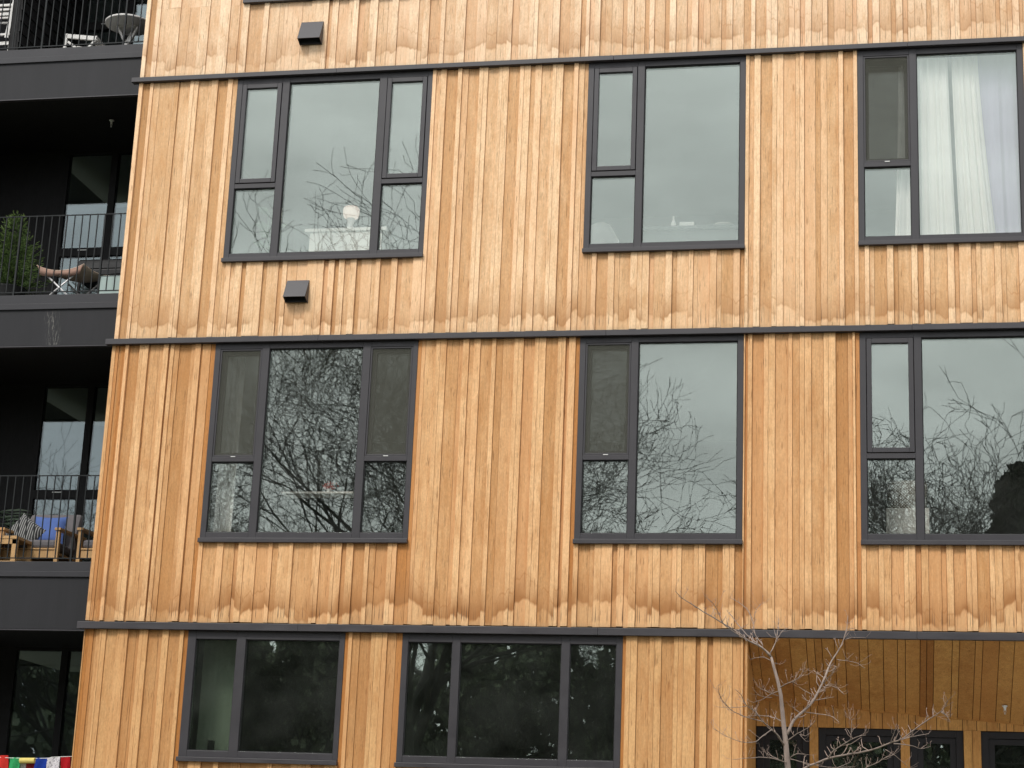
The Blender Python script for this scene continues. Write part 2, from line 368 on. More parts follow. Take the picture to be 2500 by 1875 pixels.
# above the sill height of the next storey only the strips between windows go on up
def part_over(bs, a, b): return [(max(x0, a), min(x1, b), c) for x0, x1, c in bs if x1 > a + .012 and x0 < b - .012]
wins_up = [(W1L, W1R), (W2L, W2R), (W3L, W3R)]
gaps = [(XL, W1L), (W1R, W2L), (W2R, W3L), (W3R, XR)]
for a, b in gaps: boards(m1, part_over(r1, a, b), 11.649, 13.90, int(a * 10) + 99, foot=FA, jag=0)
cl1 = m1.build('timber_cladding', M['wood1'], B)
m2 = MB()
for i, (bs, a, b) in enumerate(((z_2l, XL, W1L), (z_212, W1R, W2L), (z_223, W2R, W3L))): boards(m2, fit_zone(bs, a, b), FB, ZA[0], 20 + i)
for i, (bs, a, b) in enumerate(((b_21, W1L, W1R), (b_22, W2L, W2R), (b_23, W3L, W3R))): boards(m2, fit_zone(bs, a, b), FB, 8.452, 30 + i)
boards(m2, rnd_boards(W3R, XR, 5), FB, ZA[0], 26)
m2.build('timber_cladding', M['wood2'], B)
m3 = MB()
for i, (bs, a, b) in enumerate(((z_3l, XL - .02, W1L), (z_312, W1R, W2L), (z_323, W2R, W3L))): boards(m3, fit_zone(bs, a, b), FC, ZB[0], 40 + i)
for i, (bs, a, b) in enumerate(((b_31, W1L, W1R), (b_32, W2L, W2R), (b_33, W3L, W3R))): boards(m3, fit_zone(bs, a, b), FC, 5.252, 50 + i)
boards(m3, rnd_boards(W3R, XR, 6), FC, ZB[0], 46)
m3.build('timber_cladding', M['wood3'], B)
m4 = MB(); XC = 5.925
for i, (bs, a, b) in enumerate(((z_4l, XL - .02, A0), (z_412, A1, B0), (z_43, B1, XC))): boards(m4, fit_zone(bs, a, b), .35, ZC[0], 60 + i)
boards(m4, rnd_boards(A0, A1, 61), .35, 2.92, 63); boards(m4, rnd_boards(B0, B1, 62), .35, 2.92, 64)
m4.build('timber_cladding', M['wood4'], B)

# structural walls behind the boards, with the window openings left out
wl = MB()
def wallbox(x0, x1, z0, z1, y0=.0225, y1=.26): wl.box(x0, x1, y0, y1, z0, z1)
for z0, z1, s in ((FA - .05, 13.9, 11.65), (FB - .05, FA - .05, 8.45), (FC - .05, FB - .05, 5.25)):
    wallbox(XL + .01, W1L, z0, z1); wallbox(W1R, W2L, z0, z1); wallbox(W2R, W3L, z0, z1); wallbox(W3R, XR - .01, z0, z1)
    for a, b in wins_up: wallbox(a, b, z0, s)
wallbox(XL + .01, A0, .1, FC - .05); wallbox(A1, B0, .1, FC - .05); wallbox(B1, XC - .03, .1, FC - .05)
wallbox(A0, A1, .1, 2.92); wallbox(B0, B1, .1, 2.92)
wl.build('wall', M['backing'], B)
# side wall towards the balconies and the far end
sw = MB(); sw.box(XL + .012, XL + .14, .262, 2.0, .1, 13.9); sw.box(XR - .14, XR - .012, .262, 8, .1, 13.9); sw.box(-6, XR, 8.0, 8.2, .1, 13.9)
sw.build('wall', M['black_clad'], B)
rf = MB(); rf.box(-6.0, XR + .05, -.08, 8.25, 13.9, 14.2); rf.build('roof', M['ledge'], B)
# flashings between storeys
for (z0, z1), tl in ((ZA, 'upper'), (ZB, 'mid'), (ZC, 'lower')):
    f = MB(); xs = [-1.292, 1.2, 4.4, 7.6, XR + .02]
    for i in range(4):
        a, b = xs[i] + (.0008 if i else 0), xs[i + 1] - .0008
        y = -.072 - (.0012 if i % 2 else 0); h = .010
        f.hexa([(a, y, z0), (b, y, z0), (b, .02, z0 + .004), (a, .02, z0 + .004), (a, y, z1 - h), (b, y, z1 - h), (b, .02, z1), (a, .02, z1)])
    f.build('flashing', M['ledge'], B, bevel=.003)

# ---------------------------------------------------------------- windows
def frame_box(mb, x0, x1, y0, y1, z0, z1, w):     # ring
    mb.box(x0, x0 + w, y0, y1, z0, z1); mb.box(x1 - w, x1, y0, y1, z0, z1)
    mb.box(x0 + w, x1 - w, y0, y1, z0, z0 + w); mb.box(x0 + w, x1 - w, y0, y1, z1 - w, z1)
def window(x0, x1, z0, z1, cols, pt, pb, tr, kinds, glass='glass', label=None):
    """cols: (left, right, kind) of each glazed column; kind fix | sash | screen (the last two have a transom at tr)"""
    FY0, FY1 = -.012, .10
    w = MB()
    xs = [x0] + [c for col in cols for c in col[:2]] + [x1]
    for i in range(0, len(xs), 2): w.box(xs[i], xs[i + 1], FY0, FY1, z0 + .05, z1)          # stiles and mullions
    for a, b, k in cols:
        w.box(a, b, FY0 + .001, FY1, pt, z1); w.box(a, b, FY0 + .001, FY1, z0 + .05, pb)     # head and bottom rails
        if k != 'fix': w.box(a, b, FY0 + .001, FY1, tr, tr + .055)
    wo_ = w.build('window', M['frame'], B, bevel=.003)
    if label: wo_['label'] = label
    s = MB(); s.box(x0 - .004, x1 + .004, -.062, .02, z0, z0 + .046)
    s.build('sill', M['ledge'], wo_, bevel=.003)
    for a, b, k in cols:
        gb = MB(); gb.box(a - .003, b + .003, .020, .026, pb - .003, (pt if k == 'fix' else tr) + .003)
        gk = MB(); y0, y1 = .004, .0195; zt = (pt if k == 'fix' else tr); q = .009
        frame_box(gk, a, b, y0, y1, pb, zt, q)
        gk.build('gasket', M['gasket'], wo_)
        p = MB(); p.box(a + q * .5, b - q * .5, .021, .043, pb + q * .5, zt - q * .5); p.build('pane', M[glass], wo_)
        if k == 'sash':
            z_a, z_b = tr + .062, pt - .004
            sa = MB(); frame_box(sa, a + .006, b - .006, -.020, .05, z_a, z_b, .052)
            so = sa.build('sash', M['frame'], wo_, bevel=.004)
            p = MB(); p.box(a + .054, b - .054, .006, .028, z_a + .048, z_b - .048); p.build('pane', M[glass], wo_)
        if k == 'screen':
            z_a, z_b = tr + .055, pt
            sa = MB(); frame_box(sa, a + .002, b - .002, -.006, .012, z_a + .002, z_b - .002, .018)
            sa.box(b / 2 + a / 2 - .03, b / 2 + a / 2 + .03, -.012, -.0065, z_a - .004, z_a + .006)
            so = sa.build('screen_frame', M['frame'], wo_, bevel=.002)
            hb = MB(); hb.box(b / 2 + a / 2 - .026, b / 2 + a / 2 + .026, -.016, -.0125, z_a - .003, z_a + .004)
            hb.build('pull_tab', M['screw'], wo_)
            sc = MB(); sc.box(a + .018, b - .018, .002, .0035, z_a + .018, z_b - .018); sc.build('insect_screen', M['screen'], wo_)
            # inner sash tilted open behind the screen
            tilt = .085 if x0 > 6 else .004
            ia, ib = a + .02, b - .02; za, zb = z_a + .02, z_b - .02
            def ring(mb, w_):
                for (p0, p1) in (((ia, za), (ia, zb)), ((ib, za), (ib, zb)), ((ia, za), (ib, za)), ((ia, zb), (ib, zb))):
                    yy = lambda z: .075 + tilt * (z - za) / (zb - za)
                    mb.beam((p0[0], yy(p0[1]), p0[1]), (p1[0], yy(p1[1]), p1[1]), w_, .05, up=Vector((0, 1, 0)))
            si = MB(); ring(si, .07); si.build('sash', M['frame'], wo_)
            p = MB(); y_ = .075
            p.hexa([(ia + .03, y_, za + .03), (ib - .03, y_, za + .03), (ib - .03, y_ + .02, za + .03), (ia + .03, y_ + .02, za + .03),
                    (ia + .03, y_ + tilt, zb - .03), (ib - .03, y_ + tilt, zb - .03), (ib - .03, y_ + .02 + tilt, zb - .03), (ia + .03, y_ + .02 + tilt, zb - .03)])
            p.build('pane', M[glass], wo_)
    return wo_
c1 = lambda a, b: [(.064, .549, a), (.634, 1.708, 'fix'), (1.795, 2.271, b)]
c2 = lambda a: [(4.1786, 4.6695, a), (4.748, 5.801, 'fix')]
c3 = lambda a: [(7.127, 7.615, a), (7.691, 8.742, 'fix')]
for dz, k in ((0, 1), (3.2, 0)):
    s, t, pb, pt, tr = (8.45, ZA[0] - .001, 8.556, 10.63, 9.345) if k else (11.65, 13.89, 11.756, 13.82, 12.545)
    gl = 'glass'
    window(W1L, W1R, s, t, c1('sash', 'sash'), pt, pb, tr, 0, gl)
    window(W2L, W2R, s, t, c2('sash'), pt, pb, tr, 0, gl)
    window(W3L, W3R, s, t, c3('screen' if k else 'sash'), pt, pb, tr, 0, gl)
window(W1L, W1R, 5.25, ZB[0] - .001, c1('screen', 'screen'), 7.435, 5.366, 6.151, 0, 'glass_wavy')
window(W2L, W2R, 5.25, ZB[0] - .001, c2('screen'), 7.435, 5.366, 6.151, 0, 'glass_wavy')
window(W3L, W3R, 5.25, ZB[0] - .001, c3('sash'), 7.435, 5.366, 6.151, 0, 'glass')
window(A0, A1, 2.918, ZC[0] - .001, [(.055, .516, 'fix'), (.615, 1.651, 'fix')], 4.21, 3.036, 0, 0, 'glass_dark')
window(B0, B1, 2.918, ZC[0] - .001, [(2.395, 2.870, 'fix'), (2.955, 4.022, 'fix'), (4.109, 4.591, 'fix')], 4.21, 3.036, 0, 0, 'glass_dark')

# vent hoods
def hood(u0, v0, u1, v1):
    a = at(u0, v0, -.02); b = at(u1, v1, -.02); x0, x1, z1, z0 = a.x, b.x, a.z, b.z
    y = -.022; d = .125; zf = z0 + .045; m = MB(); t = .012; lip = .03
    # closed top, sloping face, two cheeks; open below
    m.hexa([(x0, y - d, zf), (x1, y - d, zf), (x1, y - d + t, zf), (x0, y - d + t, zf), (x0, y - .012, z1), (x1, y - .012, z1), (x1, y, z1), (x0, y, z1)])
    for xa, xb in ((x0, x0 + .006), (x1 - .006, x1)):
        m.hexa([(xa, y - d + .002, zf + .001), (xb, y - d + .002, zf + .001), (xb, y, z0), (xa, y, z0), (xa, y - .006, z1 - .002), (xb, y - .006, z1 - .002), (xb, y, z1 - .002), (xa, y, z1 - .002)])
    h = m.build('vent_hood', M['ledge'], B, bevel=.002)
    n = MB(); n.box(x0 + .008, x1 - .008, y - .03, y - .004, z0 + .01, z0 + .12); n.build('damper_flap', M['gasket'], h)
hood(737, 56, 787, 111); hood(702, 686, 752, 741)

# ---------------------------------------------------------------- rooms
rm = MB()
for z0, z1 in ((8.15, 10.80), (4.95, 7.62), (1.75, 4.42), (11.35, 13.8)):
    rm.box(XL + .15, XR - .15, 5.2, 5.3, z0, z1)
    for x in ((XL + .2, 2.02) if z0 < 4 else (XL + .2, 3.2, 6.45, 9.6)):
        rm.box(x - .05, x + .05, .27, 5.2, z0, z1)
rmo = rm.build('partition_wall', M['room_wall'], B)
sl = MB()
for z0, z1 in ((10.80, 11.35), (7.62, 8.15), (4.42, 4.95)):
    sl.box(XL + .145, XR - .145, .262, 7.99, z0, z1)
sl.build('ceiling', M['room_wall'], B)

# ---------------------------------------------------------------- recessed entrance, lower right
RY = 1.3
def soff_back(x): return 3.815 - (x - 5.92) * .0757
sf = MB(); r = random.Random(3); x = XC; ZF = 4.325
while x < XR - .02:
    w_ = r.choice((.07, .085, .15, .16, .14, .09)) * r.uniform(.9, 1.15); e = min(x + w_, XR)
    dz = r.choice((0, 0, -.006, -.014)); sf.cur = (r.choice((.1, .4, .7, .85, .95)), r.random(), -9)
    a_, b_ = x + .003, e - .003
    sf.hexa([(a_, .03, ZF + dz), (b_, .03, ZF + dz), (b_, RY, soff_back(e) + dz), (a_, RY, soff_back(x) + dz),
             (a_, .03, ZF + .03), (b_, .03, ZF + .03), (b_, RY, soff_back(e) + .03), (a_, RY, soff_back(x) + .03)])
    x = e
sf.build('timber_soffit', M['wood_fresh'], B)
bk = MB(); bk.hexa([(XC, .03, 4.388), (XR, .03, 4.388), (XR, RY + .1, 4.10), (XC, RY + .1, 4.10), (XC, .03, 4.41), (XR, .03, 4.41), (XR, RY + .1, 4.41), (XC, RY + .1, 4.41)])
bk.build('soffit_backing', M['gasket'], B)
# return wall of the recess
rt = MB(); r = random.Random(9); y = .024
while y < RY - .01:
    e = min(y + r.uniform(.08, .15), RY); c = r.choice((.5, .7, .8)); rt.cur = (c, r.random(), .35); dx = r.choice((0, .006, .012)) * 0
    rt.box(XC - .025, XC - .001 + dx, y + .002, e - .002, .35, 4.36 - (e / RY) * .5); y = e
rt.build('timber_cladding', M['wood_fresh'], B)
# doors in the back wall
dx = [(at(1847, 1770, RY).x, at(1976, 1772, RY).x), (at(1998, 1776, RY).x, at(2198, 1782, RY).x), (at(2221, 1782, RY).x, at(2352, 1788, RY).x), (at(2395, 1787, RY).x, 9.15), (9.35, 10.6)]
HEAD = 3.54
bw = MB(); r = random.Random(12); x = XC
while x < XR - .02:
    w_ = r.choice((.07, .11, .12, .15)) * r.uniform(.9, 1.1); e = min(x + w_, XR)
    bw.cur = (r.choice((.75, .9, 1.0)), r.random(), -9)
    z0 = HEAD
    bw.box(x + .003, e - .003, RY + r.choice((0, .006)), RY + .03, HEAD + .001, soff_back(x) + .01); x = e
last = XC
for a, b in dx + [(XR, XR)]:
    if a - last > .01:
        n = max(1, round((a - last) / .09)); w_ = (a - last) / n
        for i in range(n):
            bw.cur = (r.choice((.6, .9, 1.0)), r.random(), -9)
            bw.box(last + i * w_ + .002, last + (i + 1) * w_ - .002, RY + .0005 + (.008 if i % 2 else 0), RY + .03, .12, HEAD - .001)
    last = b
bw.build('timber_cladding', M['wood_fresh'], B)
bb = MB(); bb.box(XC - .1, XR, RY + .22, RY + .3, .1, 4.3); bb.box(XC - .1, XR, RY + .031, RY + .21, HEAD + .0, 4.0)
bb.build('wall', M['gasket'], B)
for a, b in dx:
    m = MB(); frame_box(m, a, b, RY + .03, RY + .12, .13, HEAD, .075); 
    if b - a > .8: pass
    d = m.build('door', M['door_frame'], B, bevel=.003)
    m = MB(); frame_box(m, a + .077, b - .077, RY + .05, RY + .10, .15, HEAD - .077, .06); m.build('door_leaf', M['door_frame'], d)
    m = MB(); m.box(a + .13, b - .13, RY + .066, RY + .084, .2, HEAD - .13); m.build('pane', M['glass_dark'], d)
def sprinkler(p, col='screw'):
    m = MB(); m.lathe(p, [(.030, 0), (.032, -.006), (.018, -.014), (.013, -.03), (.011, -.05), (.003, -.052)], 14)
    m.beam(p + Vector((-.012, 0, -.05)), p + Vector((-.004, 0, -.085)), .004); m.beam(p + Vector((.012, 0, -.05)), p + Vector((.004, 0, -.085)), .004)
    m.lathe(p + Vector((0, 0, -.085)), [(.010, 0), (.012, -.003)], 10)
    return m.build('sprinkler_head', M[col], B)
q = at(2453, 1718, 1.0); q.z = ZF - (ZF - soff_back(q.x)) * (q.y / RY) - .008; sprinkler(q)

# ---------------------------------------------------------------- balconies
YF, YB, XW = .30, 2.0, -3.02
def fascia_mat():
    k = NT('black_fascia_boards'); pos = k.n('ShaderNodeNewGeometry').outputs['Position']
    s = k.n('ShaderNodeSeparateXYZ', {0: pos})
    base = k.mix(k.noise(k.vmul(pos, (9, 9, 1.5)), 1.0, 4), C4(.011, .011, .0125), C4(.019, .0185, .022))
    fx = k.math('FRACT', k.math('MULTIPLY', s.outputs[0], 7.1))
    base = k.mix(k.mapr(k.math('ABSOLUTE', k.math('SUBTRACT', fx, .5)), .0, .028, .7, 0), base, C4(.012, .012, .013))
    # pale dried runs on the middle balcony fascia
    tx = k.math('ADD', s.outputs[0], k.math('MULTIPLY', k.math('SUBTRACT', s.outputs[2], 8.05), .18))
    mask = k.math('MULTIPLY', k.mapr(k.math('ABSOLUTE', k.math('ADD', tx, 2.165)), .01, .11, 1, 0),
                  k.math('MULTIPLY', k.mapr(s.outputs[2], 8.05, 8.0, 0, 1), k.mapr(s.outputs[2], 7.60, 7.62, 0, 1)))
    st = k.noise(k.vmul(pos, (60, 60, 7)), 1.0, 4, .7)
    base = k.mix(k.math('MULTIPLY', mask, k.mapr(st, .52, .66, 0, .5)), base, C4(.42, .40, .36))
    p = k.n('ShaderNodeBsdfPrincipled', {'Base Color': base, 'Roughness': .6, 'Specular IOR Level': .3})
    return k.finish(p.outputs[0])
M['fascia'] = fascia_mat(); M['cap'] = plain('black_metal_coping', (.024, .023, .027), .5, .15, 4)
M['rail'] = plain('black_steel', (.010, .012, .013), .6, .1, 8, spec=.3)
def balcony(zb, zc, zt, XW=-4.6, rail=True):
    """zb fascia bottom, zc underside of cap, zt floor edge top"""
    f = MB(); f.box(-6, XL - .004, YF, YF + .04, zb, zc + .01)
    o = f.build('balcony', M['fascia'], B, bevel=.002)
    c = MB(); c.box(-6, XL - .004, YF - .022, YF + .06, zc, zt - .11); c.box(-6, XL - .004, YF - .008, YF + .06, zt - .109, zt)
    c.build('edge_cap', M['cap'], o, bevel=.003)
    d = MB(); d.box(-6, XL - .004, YF + .061, YB, zc - .05, zt - .012); d.box(-6, XL - .004, YF + .041, YB, zb + .012, zc - .051)
    d.build('balcony_floor', M['black_clad'], o)
    t = MB(); t.box(-6, XL - .004, YF - .006, YF + .05, zb - .016, zb - .003); t.build('drip_edge', M['frame'], o)
    if rail:
        z0, z1 = zt + .05, zt + .995
        rl = MB(); rl.box(-6, XL - .01, YF + .02, YF + .032, z1 - .012, z1); rl.box(-6, XL - .01, YF + .02, YF + .032, z0 - .012, z0)
        for i in range(49):
            x = -1.335 - .0957 * i
            if i % 11 == 3: rl.box(x - .010, x + .010, YF + .014, YF + .038, zt, z1 - .012)
            else: rl.box(x - .0055, x + .0055, YF + .0205, YF + .0315, z0, z1 - .012)
        rl.build('railing', M['rail'], o)
    # side wall between two balconies with lapped black siding
    s = MB(); zz = zt
    while zz < zt + 2.45:
        s.hexa([(XW - .02, YF + .07, zz), (XW + .012, YF + .07, zz), (XW + .012, YB, zz), (XW - .02, YB, zz),
                (XW - .02, YF + .07, zz + .142), (XW, YF + .07, zz + .142), (XW, YB, zz + .142), (XW - .02, YB, zz + .142)]); zz += .145
    s.box(XW - .12, XW - .021, YF + .07, YB, zt, zt + 2.5)
    s.build('divider_wall', M['black_clad'], o)
    return o
bA = balcony(10.72, 11.185, 11.366, -3.02); bB = balcony(7.61, 8.046, 8.226); bC = balcony(4.334, 4.915, 5.087)
bD = balcony(1.12, 1.6, 1.79)
# glazed back wall of each balcony
for fz, cz in ((1.79, 4.36), (5.087, 7.64), (8.226, 10.75), (11.366, 13.89)):
    m = MB(); zt = fz + .02; y0, y1 = YB, YB + .09
    tr = fz + 1.08
    cols = [(-2.965, -2.385), (-2.30, -1.70)]
    m.box(-3.05, -2.965, y0, y1, zt, cz); m.box(-2.385, -2.30, y0, y1, zt, cz); m.box(-1.70, -1.62, y0, y1, zt, cz)
    for a, b in cols:
        m.box(a, b, y0, y1, zt, zt + .08); m.box(a, b, y0, y1, tr, tr + .11); m.box(a, b, y0, y1, cz - .05, cz)
    w = m.build('balcony_door', M['black_clad'], B)
    for a, b in cols:
        p = MB(); p.box(a, b, y0 + .03, y0 + .05, zt + .08, tr); p.build('pane', M['glass_door'], w)
        p = MB(); p.box(a, b, y0 + .03, y0 + .05, tr + .11, cz - .05); p.build('pane', M['glass_door'], w)
    p = MB(); p.box(-2.72, -2.60, y0 - .006, y0 - .001, tr + .075, tr + .085); p.build('handle', M['screw'], w)
ww = MB(); ww.box(-6, -3.05, YB, YB + .1, .1, 13.9); ww.box(-1.62, XL + .01, YB + .001, YB + .1, .1, 13.9); ww.build('wall', M['black_clad'], B)
q = at(276, 262, 1.0); q.z = 10.705; sprinkler(q, 'screw')

# pale room behind balcony glazing
pr = MB()
for fz in (1.79, 5.087, 8.226, 11.366): pr.box(-3.3, -1.25, 4.0, 4.05, fz, fz + 2.5); pr.box(-3.3, -3.25, YB + .1, 4.0, fz, fz + 2.5)
pr.build('partition_wall', M['room_wall'], B)
for fz in (1.6, 4.9, 8.04, 11.18):
    f = MB(); f.box(-6, XL - .01, YB + .1, 7.99, fz - .3, fz); f.build('ceiling', M['room_wall'], B)


# ---------------------------------------------------------------- materials of the loose objects
M['bark_young'] = plain('young_tree_bark', (.25, .195, .165), .85, .35, 30, stretch=(1, 1, .4), bump=.002)
M['twig'] = plain('pinkish_twigs', (.34, .25, .205), .8, .25, 30)
M['bark_dark'] = plain('dark_bark', (.025, .024, .020), .95, .3, 6)
M['white_paint'] = plain('white_powder_coat', (.78, .76, .73), .45, .04, 6)
M['canvas'] = plain('tan_canvas', (.60, .46, .36), .85, .12, 40)
M['canvas_shaded'] = plain('shaded_canvas', (.36, .22, .17), .85, .12, 40)  # flap copy of the tan canvas, shade under the seat put into its colour
M['steel'] = plain('bare_steel', (.72, .70, .70), .35, .05, 20, metal=.3)
M['teak'] = plain('golden_hardwood', (.50, .30, .13), .55, .15, 10, stretch=(8, 8, 1))
M['grey_cloth'] = plain('grey_cushion_cloth', (.135, .125, .13), .9, .1, 60)
M['blue_cloth'] = plain('blue_cushion_cloth', (.07, .125, .34), .85, .12, 30)
M['grill'] = plain('black_enamel', (.010, .010, .011), .5, .1, 5, spec=.3)
M['pot'] = plain('dark_planter', (.03, .03, .03), .6)
M['tub'] = plain('pale_green_plastic', (.42, .52, .49), .4, .06, 8)
M['linen'] = plain('white_linen', (.80, .80, .76), .9, .03, 30)
M['cream'] = plain('cream_lacquer', (.85, .83, .76), .5, .05, 6)
M['ceramic'] = plain('white_ceramic', (.85, .83, .80), .3, .03, 6)
_k = NT('warm_lit_shade'); M['lit_shade'] = _k.finish(_k.n('ShaderNodeBsdfPrincipled', {'Base Color': C4(.85, .75, .66), 'Roughness': .8, 'Emission Color': C4(1, .80, .68), 'Emission Strength': .35}).outputs[0])
M['leaf_in'] = plain('house_plant_leaf', (.30, .42, .30), .5, .2, 8)
M['palm'] = plain('dark_palm_leaf', (.03, .05, .028), .5, .2, 8)
M['slate'] = plain('slate_green_laminate', (.045, .06, .055), .5)
M['red_petal'] = plain('red_petals', (.55, .10, .07), .7, .2, 20)
def striped():
    k = NT('striped_cushion_cloth'); g = k.n('ShaderNodeTexCoord').outputs['Object']
    s = k.n('ShaderNodeSeparateXYZ', {0: g}); a = k.math('ADD', k.math('MULTIPLY', s.outputs[0], .75), k.math('MULTIPLY', s.outputs[2], .45))
    f = k.math('FRACT', k.math('MULTIPLY', a, 42.0))
    c = k.mix(k.math('GREATER_THAN', f, .70), C4(.030, .030, .032), C4(.32, .32, .31))
    return k.finish(k.n('ShaderNodeBsdfPrincipled', {'Base Color': c, 'Roughness': .9}).outputs[0])
M['striped'] = striped()
def needles(name, a, b):
    k = NT(name); pos = k.n('ShaderNodeNewGeometry').outputs['Position']
    A = k.n('ShaderNodeAttribute', attribute_name='tone'); r = k.n('ShaderNodeSeparateColor', {0: A.outputs['Color']}).outputs[0]
    c = k.mix(r, C4(*a), C4(*b))
    return k.finish(k.n('ShaderNodeBsdfPrincipled', {'Base Color': c, 'Roughness': .6, 'Specular IOR Level': .2}).outputs[0])
M['fir'] = needles('fir_needles', (.04, .085, .025), (.24, .33, .10))
M['evergreen'] = needles('evergreen_foliage', (.06, .078, .05), (.30, .34, .22)); M['evergreen_black'] = needles('dark_evergreen_foliage', (.006, .010, .006), (.028, .042, .022))

# ---------------------------------------------------------------- young bare tree in front of the facade
T = empty('young_tree', (at(1925, 1900, -4).x, -4, 0))
tag(T, 'young leafless tree with thin pale twigs growing in front of the entrance recess', 'tree')
trunk = MB(); brs = MB(); tw = MB(); rr = random.Random(21)
def zz(x, y): return (1600 + x * .40687, 1370 + y * .40687)
def trace(pts, w0, w1, dy=0.0, mb=None, y0=-4.0, spurs=1.0):
    """pts in sketch pixels; w = width in sketch pixels; dy = how far the tip leans towards or away from the viewer"""
    n = len(pts); P = []; Rr = []
    # subdivide with a little irregularity
    q = []
    for i in range(n - 1):
        a, b = pts[i], pts[i + 1]; k = 3
        for j in range(k):
            t = j / k; q.append((a[0] + (b[0] - a[0]) * t, a[1] + (b[1] - a[1]) * t))
    q.append(pts[-1])
    q = [q[0]] + [tuple((q[i - 1][c] + 2 * q[i][c] + q[i + 1][c]) / 4 + rr.uniform(-1.2, 1.2) for c in (0, 1)) for i in range(1, len(q) - 1)] + [q[-1]]
    m = len(q)
    for i, (x, y) in enumerate(q):
        t = i / (m - 1); Y = y0 + dy * t
        P.append(at(*zz(x, y), Y)); w = w0 + (w1 - w0) * t ** .8
        Rr.append(w * .40687 / 2 / F * (Y - CAM.y) * 1.02)
    (mb or brs).tube(P, Rr, 8 if w0 > 12 else 6)
    # spur twigs
    for i in range(2, m):
        for _s in range(rr.choice((0, 1, 1, 2))):
            p = P[i]; d = (P[i] - P[i - 1]).normalized()
            side = Vector((rr.uniform(-1, 1), rr.uniform(-1, 1), rr.uniform(-.1, 1.1))).normalized()
            v = (d * .35 + side).normalized(); l = rr.uniform(.03, .095) * (1.9 if rr.random() < .15 else 1)
            r0 = min(Rr[i] * .6, .0042)
            a = p + v * l * .5; v2 = (v + Vector((rr.uniform(-.5, .5), rr.uniform(-.5, .5), .45))).normalized()
            b = a + v2 * l * .5
            tw.tube([p, a, b], [r0, r0 * .8, r0 * .55], 4)
            for _ in range(rr.choice((0, 1, 2, 3))):
                v3 = (v2 + Vector((rr.uniform(-1, 1), rr.uniform(-1, 1), rr.uniform(-.4, .8)))).normalized()
                tw.tube([b, b + v3 * rr.uniform(.008, .03)], [r0 * .7, r0 * .45], 4)
tp = [(810, 1500), (800, 1330), (795, 1241), (788, 1160), (782, 1080), (772, 1000), (762, 900), (752, 800), (735, 720), (712, 640), (695, 575)]
P = [at(*zz(x, y), -4) for x, y in tp]; base = Vector((P[0].x + .03, -4, 0))
wid = [40, 37, 35, 32, 30, 28, 25, 22, 20, 17, 14]
rad_ = [w * .40687 / 2 / F * 15.3 for w in wid]
trunk.tube([base, base.lerp(P[0], .5) + Vector((.01, .01, 0))] + P, [.042, .036] + rad_, 12)
trace([(695, 575), (640, 515), (560, 480), (500, 430), (400, 370), (300, 310), (230, 265), (160, 225), (120, 180)], 13, 3.2, -.5)
trace([(790, 1040), (830, 950), (880, 908), (940, 850), (990, 760), (1020, 690), (1050, 610), (1090, 550), (1120, 500), (1140, 440), (1150, 395), (1155, 330)], 19, 3, .5, spurs=1.3)
trace([(800, 1330), (890, 1241), (960, 1215), (1040, 1180), (1150, 1160), (1250, 1145), (1340, 1120), (1410, 1090), (1480, 1070), (1560, 1005), (1640, 950), (1720, 900), (1745, 860), (1755, 835)], 15, 3.5, -.8)
trace([(1720, 900), (1750, 930), (1770, 965)], 5, 2.5, 0, y0=-4.78); trace([(1715, 905), (1740, 925), (1765, 935)], 5, 2.5, 0, y0=-4.78)
trace([(1040, 1180), (1060, 1145), (1110, 1110), (1170, 1072), (1215, 1050), (1262, 1045)], 9, 3, -.3, y0=-4.2)
trace([(1170, 1072), (1178, 1010), (1178, 955)], 4, 2.5, 0, y0=-4.4); trace([(1178, 955), (1165, 943), (1155, 940)], 3, 2, 0, y0=-4.4); trace([(1178, 955), (1190, 946)], 3, 2, 0, y0=-4.4)
trace([(1410, 1090), (1430, 1040), (1448, 975)], 4, 2.5, -.1, y0=-4.55)
trace([(1480, 1070), (1550, 1050), (1640, 1036)], 5, 2.5, .2, y0=-4.6)
trace([(1430, 1095), (1540, 1105), (1590, 1130), (1650, 1112)], 6, 2.5, .1, y0=-4.55)
trace([(775, 1110), (740, 1050), (690, 1000), (640, 960), (600, 900), (545, 870), (515, 800), (480, 770)], 11, 3, -.6)
trace([(700, 1010), (640, 1050), (605, 1085), (555, 1090), (510, 1085), (430, 1055), (345, 1003)], 6, 2.5, -.4, y0=-4.2)
trace([(650, 965), (560, 940), (500, 920), (450, 890), (400, 835), (382, 790), (375, 745)], 6, 2.5, -.4, y0=-4.3)
trace([(762, 965), (720, 940), (640, 925), (550, 932)], 7, 3, .4); trace([(545, 870), (470, 880), (380, 875)], 4, 2.2, .1, y0=-4.4)
trace([(690, 560), (620, 500), (545, 440), (495, 380), (450, 318), (440, 310)], 9, 3, .5)
trace([(560, 480), (480, 430), (410, 385), (370, 290), (345, 250), (318, 228)], 6, 2.5, -.3, y0=-4.2)
trace([(690, 550), (722, 490), (738, 400), (740, 342)], 7, 2.5, .2); trace([(728, 470), (760, 420), (793, 403)], 4, 2.2, .1); trace([(725, 455), (710, 400)], 4, 2, .1)
trace([(645, 505), (595, 440), (588, 350), (540, 275), (500, 245), (448, 220)], 6, 2.2, .4); trace([(590, 345), (605, 290), (632, 255)], 3, 2, .1, y0=-3.8)
trace([(745, 762), (795, 730), (850, 710), (880, 680), (900, 640)], 6, 2.8, -.3); trace([(800, 728), (835, 725), (852, 742)], 4, 2.2, 0, y0=-4.1)
